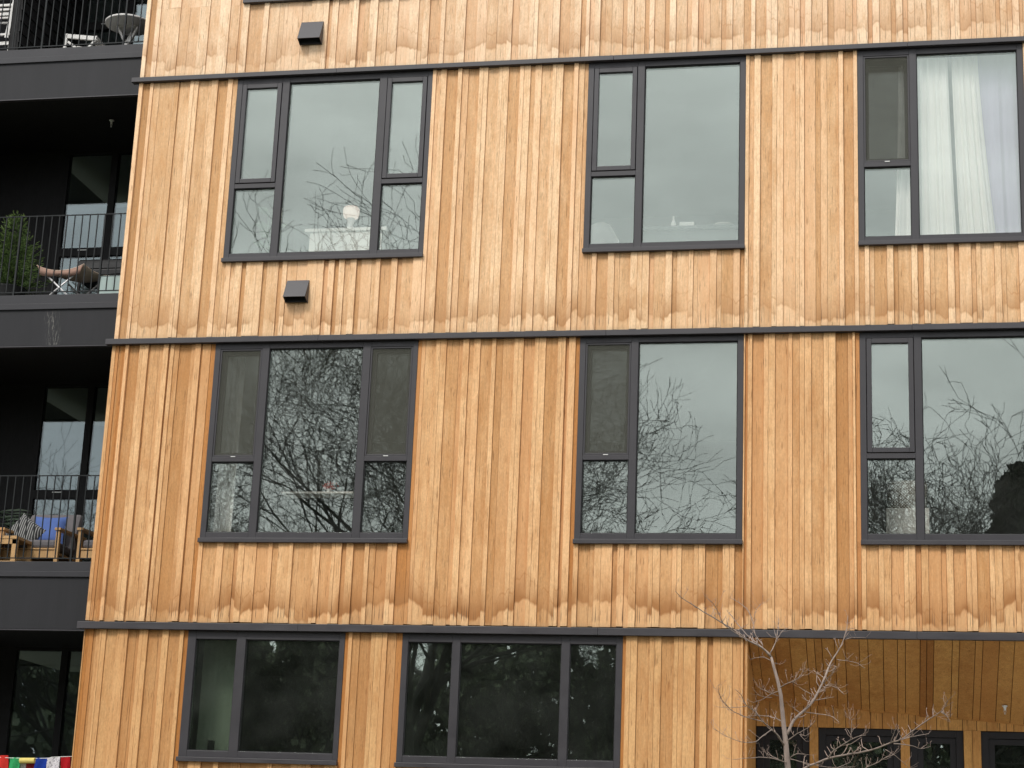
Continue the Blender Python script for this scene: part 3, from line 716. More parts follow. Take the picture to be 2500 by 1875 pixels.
trace([(740, 780), (690, 798), (650, 828), (590, 848)], 6, 2.6, .3); trace([(742, 810), (700, 795), (650, 775), (632, 765)], 4, 2.4, -.2); trace([(700, 820), (650, 815), (612, 800)], 4, 2.2, -.1)
trace([(700, 600), (640, 570), (570, 590)], 5, 2.4, .2); trace([(715, 610), (735, 615), (745, 620)], 3, 2, .1)
trace([(1000, 755), (1050, 745), (1095, 760), (1132, 800)], 5, 2.5, -.3, y0=-3.8); trace([(1012, 700), (985, 680), (950, 658)], 4, 2.4, .2, y0=-3.7)
trace([(942, 800), (900, 780), (862, 755)], 4, 2.4, .2, y0=-3.8); trace([(935, 840), (1000, 828), (1070, 815)], 6, 2.4, -.2, y0=-3.8)
trace([(1048, 700), (1068, 670), (1082, 640)], 4, 2.2, -.1, y0=-3.7); trace([(1090, 590), (1160, 600), (1215, 610), (1256, 642)], 4, 2.4, -.2, y0=-3.7)
trace([(1140, 470), (1180, 457), (1260, 460)], 5, 2.2, .1, y0=-3.6); trace([(1150, 410), (1200, 400)], 3, 2, 0, y0=-3.55); trace([(950, 850), (905, 835), (880, 800)], 5, 2.2, .1, y0=-3.85)
trace([(1010, 730), (1045, 690), (1085, 640)], 5, 2.2, -.3, y0=-3.8); trace([(960, 800), (1000, 770), (1040, 735), (1080, 745)], 5, 2.2, .3, y0=-3.8)
trace([(900, 905), (990, 918), (1060, 930), (1085, 950), (1105, 972)], 5, 2.4, -.2, y0=-3.9); trace([(870, 912), (840, 890), (828, 875)], 5, 2.4, 0, y0=-3.9)
trace([(790, 1080), (850, 1035), (920, 1000), (938, 982)], 6, 2.6, -.2); trace([(865, 1040), (900, 1050), (925, 1035)], 4, 2.2, 0, y0=-4.1); trace([(870, 1045), (905, 1082)], 3, 2, 0, y0=-4.1)
trace([(800, 1185), (840, 1155), (905, 1160)], 6, 2.4, -.1); trace([(795, 1215), (740, 1190), (650, 1175), (560, 1182), (470, 1190)], 8, 2.8, -.4); trace([(740, 1190), (690, 1165), (645, 1140)], 5, 2.4, 0, y0=-4.2)
trace([(1200, 1290), (1270, 1235), (1320, 1215), (1380, 1180), (1432, 1160)], 7, 2.6, -.2, y0=-4.3); trace([(1380, 1130), (1440, 1165), (1490, 1210), (1522, 1240)], 4, 2.4, .1, y0=-4.5)
trace([(800, 1185), (900, 1210), (1030, 1240), (1200, 1235)], 6, 2.6, .3); trace([(1090, 1240), (1150, 1215), (1172, 1205)], 4, 2.2, 0, y0=-4.3)
# hidden lower limbs below the picture
trace([(805, 1420), (900, 1360), (1010, 1340), (1100, 1290)], 12, 4, .5); trace([(805, 1480), (700, 1420), (600, 1400), (500, 1330)], 12, 4, -.5)
trunk.build('trunk', M['bark_young'], T); brs.build('branch', M['bark_young'], T); tw.build('twigs', M['twig'], T)

# ---------------------------------------------------------------- big trees across the street (seen mirrored in the windows)
def bare_tree(loc, height, spread, seed, label, levels=7, lean=(0, 0)):
    r = random.Random(seed); root = empty('bare_tree', loc); tag(root, label, 'tree', 'leafless street trees across the road')
    tk = MB(); cr = MB(); cnt = [0]
    L0 = Vector(loc)
    def grow(p, d, l, rad0, lev):
        cnt[0] += 1
        segs = 5 if lev < 2 else (4 if lev < 4 else (3 if lev < 7 else 2)); pts = [p]; rr_ = [rad0]
        q = p.copy(); dd = d.copy()
        wob = .09 + .045 * lev
        nodes = []
        for i in range(segs):
            dd = (dd + Vector((r.uniform(-wob, wob), r.uniform(-wob, wob), r.uniform(-wob, wob) * .8 + (.05 if lev > 1 else 0)))).normalized()
            q = q + dd * l / segs; pts.append(q.copy()); rr_.append(rad0 * (1 - .5 * (i + 1) / segs)); nodes.append((q.copy(), dd.copy(), rr_[-1]))
        (tk if lev < 2 else cr).tube(pts, [max(x, .0065) for x in rr_], 8 if lev < 2 else (5 if lev < 4 else 3), cap=False)
        if lev >= levels: return
        kids = [(nodes[-1], 2 if lev else 3)] + [(nd, 1) for nd in nodes[1 if lev else 2:-1]]
        for (np_, nd, nr), k in kids:
            for _ in range(k):
                if lev > 3 and r.random() < .20: continue
                ax = Vector((r.uniform(-1, 1), r.uniform(-1, 1), r.uniform(-1, 1))); ax = ax - nd * ax.dot(nd)
                if ax.length < .1: continue
                ax.normalize(); ang = r.uniform(.35, .95) if lev else r.uniform(.45, .9)
                nn = (nd * math.cos(ang) + ax * math.sin(ang)); nn.z += .10 if lev < 3 else .03
                nn.normalize()
                grow(np_, nn, l * r.uniform(.60, .84) * (1 if lev else spread), nr * r.uniform(.6, .78), lev + 1)
    grow(L0.copy(), Vector((lean[0], lean[1], 1)).normalized(), height * .27, height * .019, 0)
    tk.build('trunk', M['bark_dark'], root); cr.build('crown', M['bark_dark'], root)
    return root, cnt[0]
bare_tree((-4.3, -27.5, 0), 21.3, 1.0, 4, 'tall spreading leafless tree across the road, mirrored in the left windows', 8)
bare_tree((-17.0, -33, 0), 19.0, 1.0, 31, 'leafless tree leaning in from the far left across the road', 7, (.12, 0))
bare_tree((8.3, -28.5, 0), 16.4, 1.0, 12, 'smaller rounded leafless tree across the road, mirrored in the right windows', 8)
P0 = [o for o in bpy.data.objects if o.name == 'bare_tree'][0]
def tree_copy(loc, sc, rz, label):
    c_ = P0.copy(); COL.objects.link(c_); c_.location = loc; c_.scale = (sc, sc, sc * .9); c_.rotation_euler.z = rz; c_['label'] = label
    for ch in P0.children: d_ = ch.copy(); COL.objects.link(d_); d_.parent = c_
tree_copy((-11.0, -35, 0), .62, 2.0, 'low leafless tree in front of the evergreens, left of the tall one')
tree_copy((-4.5, -37, 0), .60, 4.1, 'low leafless tree standing directly behind the tall one across the road')
tree_copy((1.2, -34, 0), .60, 5.3, 'low leafless tree between the tall one and the rounded one across the road')
def evergreen(loc, h, w, seed, label, group=None, mesh=None, mat='evergreen'):
    root = empty('evergreen_tree', loc); tag(root, label, 'tree', group)
    if mesh:
        for nm, me, sc in mesh:
            o = bpy.data.objects.new(nm, me); COL.objects.link(o); o.parent = root; o.scale = (w / 4.6, w / 4.6, h / 11.5)
        return root
    r = random.Random(seed); cr = MB(); L0 = Vector(loc)
    for i in range(5600):
        t = r.random() ** .75; z = h * (.06 + .94 * t); R_ = w * (1 - t) ** .62 * (.78 + .28 * math.sin(z * 3.1 + seed) * r.random()) + .12
        a = r.uniform(0, 6.283); q = R_ * r.random() ** .35 * (1 + .18 * math.sin(3 * a + seed + z) + (.22 * math.sin(7 * a + 2.3 * z) * math.sin(2.9 * z + a) if mat == 'evergreen_black' else 0))
        c = L0 + Vector((q * math.cos(a), q * math.sin(a), z)); s_ = r.uniform(.09, .27)
        n = Vector((r.uniform(-1, 1), r.uniform(-1, 1), r.uniform(-.6, .6))).normalized(); u = n.orthogonal().normalized(); v = n.cross(u)
        cr.cur = (r.random(), 0, 0); b = len(cr.v)
        for k_ in range(5):
            an = k_ * 1.2566 + r.uniform(-.3, .3); cr.v.append(tuple(c + (u * math.cos(an) + v * math.sin(an)) * s_ * r.uniform(.5, 1.1)))
        cr.face([b + k_ for k_ in range(5)])
    tk = MB(); tk.tube([L0, L0 + Vector((0, 0, h * .9))], [h * .02, .03], 8)
    a = cr.build('crown', M[mat], root); b = tk.build('trunk', M['bark_dark'], root)
    return root, [('crown', a.data, 1), ('trunk', b.data, 1)]
_, EM = evergreen((-11, -42, 0), 11.5, 4.2, 2, 'dark evergreen standing behind the bare trees across the road', 'dark evergreens in the row behind the bare trees')
re_ = random.Random(8)
for i in range(34):
    x = -42 + i * 2.7 + re_.uniform(-.6, .6)
    if abs(x + 11) < 1.2: continue
    o = evergreen((x, -42 - (i % 2) * 3.4 + re_.uniform(-.6, .6), 0), 12.4 * re_.uniform(.92, 1.1), 4.4 * re_.uniform(.9, 1.25), 0, 'dark evergreen standing behind the bare trees across the road', 'dark evergreens in the row behind the bare trees', EM)
    o.rotation_euler.z = re_.uniform(0, 6.28)
o, EB = evergreen((10.9, -33, 0), 13.6, 3.6, 5, 'broad dark evergreen across the road, mirrored at the right end of the third row', None, None, 'evergreen_black'); o.rotation_euler.z = 1.0
o = evergreen((14.2, -30, 0), 14.6, 3.6, 0, 'tallest dark evergreen across the road, beyond the broad one', None, EB); o.rotation_euler.z = 3.0

# ---------------------------------------------------------------- top balcony: table, chair, airer
c = Vector((-1.86, .95, 11.354)); zt = 11.95
t = empty('bistro_table', c); tag(t, 'round white bistro table on the top balcony, seen from below', 'table')
m = MB(); m.lathe((c.x, c.y, zt), [(.285, -.004), (.290, .004), (.290, .018), (.284, .024)], 40); m.build('tabletop', M['white_paint'], t)
m = MB(); m.box(c.x - .16, c.x + .10, c.y - .03, c.y + .03, zt - .028, zt - .005); m.build('bracket', M['white_paint'], t, bevel=.004)
for a, b in (((-.13, 0), (.17, -.03)), ((.13, 0), (-.17, .03)), ((0, .12), (0, -.2))):
    m = MB(); m.beam((c.x + a[0], c.y + a[1], zt - .03), (c.x + b[0], c.y + b[1], c.z), .038, .028); m.build('leg', M['white_paint'], t, bevel=.003)
c = Vector((-2.45, .85, 11.354))
t = empty('garden_chair', c); tag(t, 'low white folding garden chair beside the round table on the top balcony', 'chair')
zt = 11.80
for s_ in (0, .36):
    m = MB(); m.beam((-2.62, .80 + s_, 11.354), (-2.60, .80 + s_, zt), .035, .03); m.beam((-2.60, .80 + s_, zt - .03), (-2.20, .80 + s_, zt - .085), .03, .055)
    m.build('armrest', M['white_paint'], t, bevel=.003)
    m = MB(); m.beam((-2.58, .82 + s_, zt - .10), (-2.14, .82 + s_, 11.36), .03, .03); m.beam((-2.20, .81 + s_, zt - .09), (-2.52, .81 + s_, 11.36), .03, .03); m.build('leg', M['white_paint'], t, bevel=.003)
m = MB()
for i in range(5): m.box(-2.56 + i * .08, -2.50 + i * .08, .83, 1.13, 11.60, 11.615)
m.build('seat', M['white_paint'], t); m = MB()
for i in range(3): m.box(-2.24 + i * .004, -2.22 + i * .004, .83, 1.13, 11.66 + i * .04, 11.69 + i * .04)
m.build('backrest', M['white_paint'], t)
c = Vector((-3.5, .7, 11.354))
t = empty('drying_rack', c); tag(t, 'white metal drying rack folded upright at the left end of the top balcony', 'rack')
for x0, x1, yy in ((-3.26, -3.14, .62), (-3.13, -3.20, .80), (-4.1, -4.0, .62), (-4.0, -4.1, .80)):
    m = MB(); m.beam((x0, yy, 11.354), (x1, yy, 12.7), .055, .035); m.build('post', M['white_paint'], t, bevel=.004)
m = MB()
for z_ in (11.62, 11.75, 12.02, 12.09, 12.15, 12.36, 12.5, 12.62):
    m.beam((-4.05, .63, z_), (-3.18, .63, z_), .026); m.beam((-4.05, .79, z_ - .03), (-3.16, .79, z_ - .03), .022)
m.build('rungs', M['white_paint'], t)
m = MB(); m.beam((-3.22, .615, 12.5), (-3.31, .615, 11.7), .05, .012); m.build('hinge_plate', M['white_paint'], t)

# ---------------------------------------------------------------- second balcony: potted fir, sling stool, grill, tub
c = Vector((-3.06, .95, 8.214))
t = empty('potted_fir', c); tag(t, 'bushy green fir tree in a dark planter at the balcony railing', 'plant')
m = MB(); m.lathe(c, [(.14, 0), (.17, .02), (.2, .3), (.21, .32), (.19, .325), (.18, .28)], 24); m.build('planter', M['pot'], t)
m = MB(); m.tube([c + Vector((0, 0, .26)), c + Vector((.02, 0, .8)), c + Vector((0, 0, 1.30))], [.022, .015, .005], 8); m.build('trunk', M['bark_dark'], t)
fb = MB(); r = random.Random(5)
for lvl in range(13):
    tt = lvl / 13; z = .34 + .96 * tt; nb = 8 if tt < .6 else 6
    for q_ in range(nb):
        a = q_ * 6.283 / nb + lvl * .7 + r.uniform(-.25, .25); R_ = (.46 * (1 - tt) ** .8 + .05) * r.uniform(.72, 1.12)
        p0 = c + Vector((0, 0, z + r.uniform(-.03, .03))); el = .12 + .55 * tt; d = Vector((math.cos(a), math.sin(a), el)).normalized(); sd_ = Vector((-math.sin(a), math.cos(a), 0))
        k_ = max(3, int(R_ / .05)); main = [p0 + d * R_ * j / k_ + Vector((0, 0, -.05 * math.sin(j / k_ * 2.6) + .03 * (j / k_) ** 2)) for j in range(k_ + 1)]
        sprays = [(main, 1.0)]
        for j in range(1, k_):
            for s_ in (-1, 1):
                l = R_ * .42 * (1 - j / k_) + .03; v = (d * .75 + sd_ * s_ * .75 + Vector((0, 0, r.uniform(-.1, .15)))).normalized()
                sprays.append(([main[j], main[j] + v * l * .5, main[j] + v * l], .8))
        for pts, sc_ in sprays:
            fb.cur = (.1, 0, 0); fb.tube(pts, [.0035] * len(pts), 3, cap=False)
            for j in range(1, len(pts)):
                A_, B_ = pts[j - 1], pts[j]; dd = (B_ - A_).normalized(); nn_ = max(5, int((B_ - A_).length / .005))
                for i_ in range(nn_):
                    q = A_.lerp(B_, i_ / nn_); v = (dd * .9 + Vector((r.uniform(-1, 1), r.uniform(-1, 1), r.uniform(-.2, .8))) * .7).normalized(); l = r.uniform(.018, .03)
                    w_ = v.orthogonal().normalized() * .003; b = len(fb.v); tip = j / (len(pts) - 1)
                    fb.cur = (min(1, max(0, .1 + .75 * tip * r.uniform(.5, 1.2))), 0, 0)
                    fb.v += [tuple(q - w_), tuple(q + w_), tuple(q + v * l)]; fb.face([b, b + 1, b + 2])
fb.build('crown', M['fir'], t)
c = Vector((-2.27, .85, 8.214))
t = empty('sling_stool', c); tag(t, 'butterfly sling stool of tan canvas on crossed steel legs on the balcony', 'stool')
m = MB(); m.sm = True; n = 16; b = len(m.v)
for j in range(n + 1):
    for i in range(n + 1):
        u, v = i / n, j / n; x = (u - .5) * .60; y = (v - .5) * .46
        z = .50 - .075 * (1 - (2 * u - 1) ** 2) - .03 * (1 - (2 * v - 1) ** 2); x *= 1 - .05 * math.sin(v * math.pi)
        m.v.append((c.x + x + .14 * v, c.y + y, c.z + z))
for j in range(n):
    for i in range(n): a = b + j * (n + 1) + i; m.face([a, a + 1, a + n + 2, a + n + 1])
o = m.build('seat', M['canvas'], t); sol = o.modifiers.new('s', 'SOLIDIFY'); sol.thickness = .008
m = MB(); m.sm = True; b = len(m.v)
for i in range(n + 1):
    u = i / n; x = (u - .5) * .58; z = .495 - .075 * (1 - (2 * u - 1) ** 2)
    m.v += [(c.x + x, c.y - .225, c.z + z), (c.x + x * .86, c.y - .215, c.z + z - .05 - .07 * abs(2 * u - 1))]
for i in range(n): a = b + 2 * i; m.face([a, a + 2, a + 3, a + 1])
o = m.build('seat_flap', M['canvas_shaded'], t); sol = o.modifiers.new('s', 'SOLIDIFY'); sol.thickness = .006
for (a, b) in (((-.25, -.20, 0), (.20, -.19, .40)), ((.25, -.22, 0), (-.20, -.19, .40)), ((-.14, .20, 0), (.34, .2, .40)), ((.36, .20, 0), (-.08, .2, .40))):
    m = MB(); m.tube([c + Vector(a), c + Vector(b)], [.011, .011], 8); m.build('leg', M['steel'], t)
c = Vector((-2.0, 1.35, 8.214))
t = empty('barbecue_grill', c); tag(t, 'black barbecue grill with a rounded lid in front of the balcony door', 'grill')
m = MB(); m.box(c.x - .30, c.x + .34, c.y - .2, c.y + .2, c.z + .48, c.z + .62); m.build('firebox', M['grill'], t, bevel=.02)
m = MB(); n = 12
for i in range(n):
    a0, a1 = math.pi * i / n, math.pi * (i + 1) / n; f = lambda a, x: (x, c.y - .2 * math.cos(a), c.z + .625 + .16 * math.sin(a) ** .6)
    b = len(m.v); m.v += [f(a0, c.x - .30), f(a0, c.x + .34), f(a1, c.x + .34), f(a1, c.x - .30)]; m.face([b, b + 1, b + 2, b + 3])
for x in (c.x - .30, c.x + .34):
    b = len(m.v); m.v += [(x, c.y - .2 * math.cos(math.pi * i / n), c.z + .625 + .16 * math.sin(math.pi * i / n) ** .6) for i in range(n + 1)]; m.face([b + i for i in range(n + 1)])
m.build('lid', M['grill'], t)
for x in (-.27, .31):
    for y in (-.17, .17): m = MB(); m.beam((c.x + x, c.y + y, c.z), (c.x + x, c.y + y, c.z + .48), .03); m.build('leg', M['grill'], t)
c = Vector((-1.60, .72, 8.214))
t = empty('storage_tub', c); tag(t, 'pale green plastic tub with a black rim at the right end of the second balcony', 'tub')
m = MB(); m.hexa([(c.x - .15, c.y - .15, c.z), (c.x + .15, c.y - .15, c.z), (c.x + .15, c.y + .15, c.z), (c.x - .15, c.y + .15, c.z),
                  (c.x - .13, c.y - .16, c.z + .33), (c.x + .17, c.y - .16, c.z + .33), (c.x + .17, c.y + .16, c.z + .33), (c.x - .13, c.y + .16, c.z + .33)])
m.build('body', M['tub'], t, bevel=.03)
m = MB(); z_ = c.z + .335; m.tube([(c.x - .14, c.y - .17, z_ - .1), (c.x - .13, c.y - .17, z_ - .02), (c.x - .10, c.y - .17, z_), (c.x + .16, c.y - .17, z_), (c.x + .18, c.y + .1, z_)], [.009] * 5, 6); m.build('rim', M['grill'], t)

# ---------------------------------------------------------------- third balcony: armchairs, coffee table, cushions
def armchair(c, label):
    t = empty('armchair', c); tag(t, label, 'armchair', 'hardwood armchairs on the third balcony')
    X, Y, Z = c
    w = .74; z_arm = .47
    for sx in (0, w - .045):
        m = MB(); m.beam((X + sx + .022, Y, Z), (X + sx + .022, Y, Z + z_arm), .045, .05); m.build('leg', M['teak'], t, bevel=.003)
        m = MB(); m.beam((X + sx + .022, Y + .62, Z), (X + sx + .022, Y + .66, Z + z_arm + .02), .045, .05); m.build('leg', M['teak'], t, bevel=.003)
        m = MB(); m.beam((X + sx + .022, Y - .04, Z + z_arm + .015), (X + sx + .022, Y + .70, Z + z_arm + .03), .075, .03); m.build('armrest', M['teak'], t, bevel=.003)
    m = MB(); m.box(X + .046, X + w - .046, Y - .01, Y + .02, Z + .15, Z + .24); m.box(X + .046, X + w - .046, Y + .02, Y + .62, Z + .20, Z + .23)
    m.box(X + .046, X + w - .046, Y - .02, Y + .012, Z + .245, Z + .265); m.build('seat_frame', M['teak'], t, bevel=.003)
    m = MB(); m.hexa([(X + .05, Y + .0, Z + .27), (X + w - .05, Y + .0, Z + .27), (X + w - .05, Y + .55, Z + .24), (X + .05, Y + .55, Z + .24), (X + .05, Y + .0, Z + .37), (X + w - .05, Y + .0, Z + .37), (X + w - .05, Y + .55, Z + .34), (X + .05, Y + .55, Z + .34)])
    m.build('seat_cushion', M['grey_cloth'], t, bevel=.03)
    m = MB(); m.hexa([(X + .04, Y + .44, Z + .30), (X + w - .04, Y + .44, Z + .30), (X + w - .04, Y + .56, Z + .28), (X + .04, Y + .56, Z + .28), (X + .04, Y + .62, Z + .80), (X + w - .04, Y + .62, Z + .80), (X + w - .04, Y + .74, Z + .78), (X + .04, Y + .74, Z + .78)])
    m.build('back_cushion', M['grey_cloth'], t, bevel=.05)
    return t
Z3 = 5.075
armchair(Vector((-2.76, .85, Z3)), 'hardwood armchair holding the blue cushion on the third balcony')
armchair(Vector((-1.79, .85, Z3)), 'hardwood armchair without a blue cushion, half hidden behind the timber corner')
def cushion(name, c, sx, sz, th, rot, mat, label):
    m = MB(); m.sm = True; n = 10; 
    for s_ in (-1, 1):
        b = len(m.v)
        for j in range(n + 1):
            for i in range(n + 1):
                u, v = i / n * 2 - 1, j / n * 2 - 1; e = (1 - u ** 4) * (1 - v ** 4)
                pin = 1 - .07 * (1 - abs(v)) * u * u
                m.v.append((c[0] + u * sx / 2 * (1 - .08 * (1 - v * v) * abs(u)), c[1] + s_ * th / 2 * max(e, 0) ** .6, c[2] + v * sz / 2 * (1 - .08 * (1 - u * u) * abs(v))))
        for j in range(n):
            for i in range(n):
                a = b + j * (n + 1) + i; q = [a, a + 1, a + n + 2, a + n + 1]; m.face(q if s_ < 0 else q[::-1])
    o = m.build(name, mat, None, loc=c); o.rotation_euler = rot
    return tag(o, label, 'cushion')
cushion('cushion', Vector((-2.33, 1.20, Z3 + .53)), .40, .38, .13, (rad(-14), 0, rad(3)), M['blue_cloth'], 'plain blue cushion leaning in the left hardwood armchair')
cushion('cushion', Vector((-2.60, 1.12, Z3 + .50)), .42, .36, .12, (rad(-24), rad(32), rad(-12)), M['striped'], 'black and grey striped cushion tilted in the left hardwood armchair')
c = Vector((-2.62, .62, Z3))
t = empty('coffee_table', c); tag(t, 'low golden hardwood coffee table at the third balcony railing', 'table')
m = MB(); m.box(-3.0, -2.355, .45, .90, Z3 + .30, Z3 + .335); m.box(-2.995, -2.36, .455, .475, Z3 + .24, Z3 + .299); m.build('tabletop', M['teak'], t, bevel=.003)
for x, y in ((-2.385, .48), (-2.385, .87), (-2.97, .48), (-2.97, .87)):
    m = MB(); m.beam((x, y, Z3), (x, y, Z3 + .30), .06, .05); m.build('leg', M['teak'], t, bevel=.003)
m = MB(); m.box(-2.94, -2.42, .86, .885, Z3 + .12, Z3 + .19); m.box(-2.94, -2.416, .465, .49, Z3 + .0, Z3 + .05); m.build('stretcher', M['teak'], t, bevel=.003)
c = Vector((-3.0, 1.0, Z3))
c = Vector((-2.93, 1.72, Z3))
t = empty('palm_plant', c); tag(t, 'dark potted palm at the left end of the third balcony', 'plant')
m = MB(); m.lathe(c, [(.10, 0), (.12, .02), (.14, .24), (.12, .25)], 18); m.build('planter', M['pot'], t)
m = MB(); r = random.Random(6)
for i in range(11):
    a = r.uniform(0, 6.28); l = r.uniform(.35, .6); p = c + Vector((0, 0, .25)); pts = []
    for j in range(7):
        t_ = j / 6; pts.append(p + Vector((math.cos(a) * l * t_ * .45, -abs(math.sin(a)) * l * t_ * .45, l * 1.5 * t_ - .45 * l * t_ * t_)))
    m.tube(pts, [.005] * 7, 4)
    for j in range(2, 7):
        for s_ in (-1, 1):
            q = pts[j]; v = Vector((-math.sin(a) * s_, math.cos(a) * s_, -.15)).normalized(); b = len(m.v); e = q + v * .14 + Vector((0, 0, .02))
            m.v += [tuple(q), tuple(q + Vector((0, 0, .025))), tuple(e)]; m.face([b, b + 1, b + 2])
m.build('fronds', M['palm'], t)

# ---------------------------------------------------------------- prayer flags on the lowest balcony
def flag_mat(name, col, ink):
    k = NT(name); g = k.n('ShaderNodeNewGeometry').outputs['Position']
    n = k.noise(g, 70, 3); f = k.mapr(n, .54, .60, 0, ink)
    base = k.mix(f, C4(*col), C4(col[0] * .25, col[1] * .25, col[2] * .3))
    d = k.n('ShaderNodeBsdfDiffuse', {'Color': base}); tr = k.n('ShaderNodeBsdfTranslucent', {'Color': base})
    return k.finish(k.n('ShaderNodeMixShader', {0: .2, 1: d.outputs[0], 2: tr.outputs[0]}).outputs[0])
FL = [('red', (.60, .045, .035), .15), ('green', (.045, .34, .12), .3), ('yellow', (.75, .62, .20), .1), ('blue', (.02, .05, .30), .2), ('white', (.72, .68, .70), .75), ('red', (.45, .02, .025), .15)]
px = [(-14, 20), (22, 48), (50, 86), (88, 117), (118, 149), (151, 174)]
YFl = .16
t = empty('prayer_flags', at(90, 1850, YFl)); tag(t, 'string of red, green, yellow, blue and white prayer flags hung along the lowest balcony', 'flags')
m = MB(); lp = [at(u, 1849 + 2.5 * math.sin((u + 10) / 190 * 3.14) + (-2.5 if u > 120 else 0), YFl) for u in range(-30, 181, 6)]
_e = lp[0].copy(); _e.y = YF + .03; _e.z += .03; _e.x -= .03; lp = [_e] + lp; _e = lp[-1].copy(); _e.y = YF + .03; _e.z += .01; lp = lp + [_e]
m.tube(lp, [.003] * len(lp), 5); m.build('cord', M['linen'], t)
for n_, ((a, b), (cn, col, ink)) in enumerate(zip(px, FL)):
    v0 = {0: 1844, 1: 1849, 2: 1850, 3: 1850, 4: 1850, 5: 1849}[n_]
    p0, p1 = at(a, v0, YFl), at(b, v0 - (2 if n_ > 3 else 0), YFl); H = .055 if n_ == 2 else .26; m = MB(); m.sm = True; N_ = 10; b0 = len(m.v)
    for j in range(N_ + 1):
        for i in range(N_ + 1):
            u, v = i / N_, j / N_; p = p0.lerp(p1, u)
            if n_ == 2:
                an = v * 6.0; m.v.append((p.x, p.y - .03 * math.sin(an), p.z - .03 + .03 * math.cos(an)))
            else: m.v.append((p.x + .01 * math.sin(v * 3 + n_), p.y + .018 * math.sin(u * 7 + v * 3 + n_) * (v + .15), p.z - H * v))
    for j in range(N_):
        for i in range(N_): q = b0 + j * (N_ + 1) + i; m.face([q, q + 1, q + N_ + 2, q + N_ + 1])
    m.build('flag', flag_mat('flag_' + cn + str(n_), col, ink), t)['label'] = cn + ' cloth flag' + (' rolled up over the cord' if n_ == 2 else '')
# second row of flags hanging behind
for a, b, col in ((50, 64, (.6, .57, .55)), (64, 88, (.30, .03, .03)), (148, 153, (.45, .5, .15))):
    p0, p1 = at(a, 1864, .2), at(b, 1864, .2); m = MB(); m.box(p0.x, p1.x, .2, .203, p0.z - .2, p0.z); m.build('flag', flag_mat('flag_behind_%d' % a, col, .5), t)

# ---------------------------------------------------------------- things in the rooms behind the glass
t = empty('dresser', (1.1, 1.2, 8.15)); tag(t, 'pale dresser behind the second-row left window, carrying the table lamp', 'dresser')
m = MB(); m.box(.60, 1.60, 1.0, 1.45, 9.17, 9.21); m.build('top', M['cream'], t, bevel=.004)
m = MB(); m.box(.66, 1.54, 1.03, 1.43, 8.2, 9.169); m.build('body', M['cream'], t)
for k_ in range(3):
    m = MB(); m.box(.69, 1.51, 1.012, 1.028, 8.25 + k_ * .31, 8.53 + k_ * .31); d = m.build('drawer', M['cream'], t, bevel=.004)
c = Vector((1.10, 1.2, 9.21))
t = empty('table_lamp', c); tag(t, 'white table lamp with a round shade standing on the pale dresser', 'lamp')
m = MB(); m.lathe(c, [(.05, 0), (.055, .015), (.03, .04), (.045, .07), (.03, .10), (.045, .13), (.05, .2), (.05, .21)], 20); m.build('base', M['ceramic'], t)
m = MB(); m.lathe(c, [(.05, .185), (.085, .20), (.097, .235), (.10, .27), (.097, .305), (.085, .325), (.06, .33)], 28); m.build('lamp_shade', M['lit_shade'], t)
t = empty('house_plant', (.3, .75, 8.15)); tag(t, 'tall leafy house plant behind the lower left pane of the second-row left window', 'plant')
m = MB(); m.lathe((.3, .75, 8.15), [(.12, 0), (.16, .3), (.15, .31)], 18); m.build('pot', M['ceramic'], t)
m = MB(); m.tube([(.3, .75, 8.4), (.27, .72, 8.8), (.24, .7, 9.3)], [.012, .01, .006], 6); m.build('stem', M['leaf_in'], t)
m = MB(); r = random.Random(2)
for i in range(13):
    p = Vector((.27, .72, 8.7 + i * .05)); a = i * 2.4; l = r.uniform(.14, .24); v = Vector((math.cos(a), -abs(math.sin(a)) * .6, r.uniform(-.1, .5))).normalized(); w_ = v.cross(Vector((0, 1, .2))).normalized() * .045
    b = len(m.v); m.v += [tuple(p), tuple(p + v * l * .5 + w_), tuple(p + v * l), tuple(p + v * l * .5 - w_)]; m.face([b, b + 1, b + 2, b + 3])
m.build('leaves', M['leaf_in'], t)
# kitchen counter, second row middle window
t = empty('kitchen_counter', (5.2, 1.1, 8.15)); tag(t, 'kitchen counter behind the second-row middle window with bottle and tray on it', 'counter')
m = MB(); m.box(4.6, 5.95, .85, 1.4, 9.02, 9.06); m.build('worktop', M['slate'], t, bevel=.003); m = MB(); m.box(4.65, 5.9, .9, 1.38, 8.16, 9.019); m.build('cabinet', M['slate'], t)
c = Vector((4.98, .98, 9.06)); t = empty('bottle', c); tag(t, 'small white bottle standing on the kitchen counter', 'bottle')
m = MB(); m.lathe(c, [(.028, 0), (.03, .01), (.03, .07), (.022, .09), (.010, .12), (.010, .145)], 16); m.build('body', M['ceramic'], t)
m = MB(); m.lathe(c, [(.011, .146), (.011, .16)], 10); m.build('cap', M['ceramic'], t)
m = MB(); m.box(5.05, 5.22, .95, 1.1, 9.06, 9.14); tag(m.build('box', M['linen'], None, bevel=.008), 'small white box on the kitchen counter beside the bottle', 'box')
m = MB(); m.lathe((4.86, .97, 9.06), [(.02, 0), (.045, .012), (.05, .022), (.046, .024)], 18); tag(m.build('saucer', M['ceramic'], None), 'white saucer on the kitchen counter left of the bottle', 'saucer')
m = MB(); m.lathe((5.55, 1.0, 9.06), [(.04, 0), (.09, .02), (.12, .04), (.116, .042)], 22); tag(m.build('bowl', M['ceramic'], None), 'shallow white bowl at the right of the kitchen counter', 'bowl')
c = Vector((4.15, .9, 8.15)); t = empty('shell_chair', c); tag(t, 'white moulded chair behind the lower left pane of the second-row middle window', 'chair')
m = MB(); m.sm = True; n = 10; b = len(m.v)
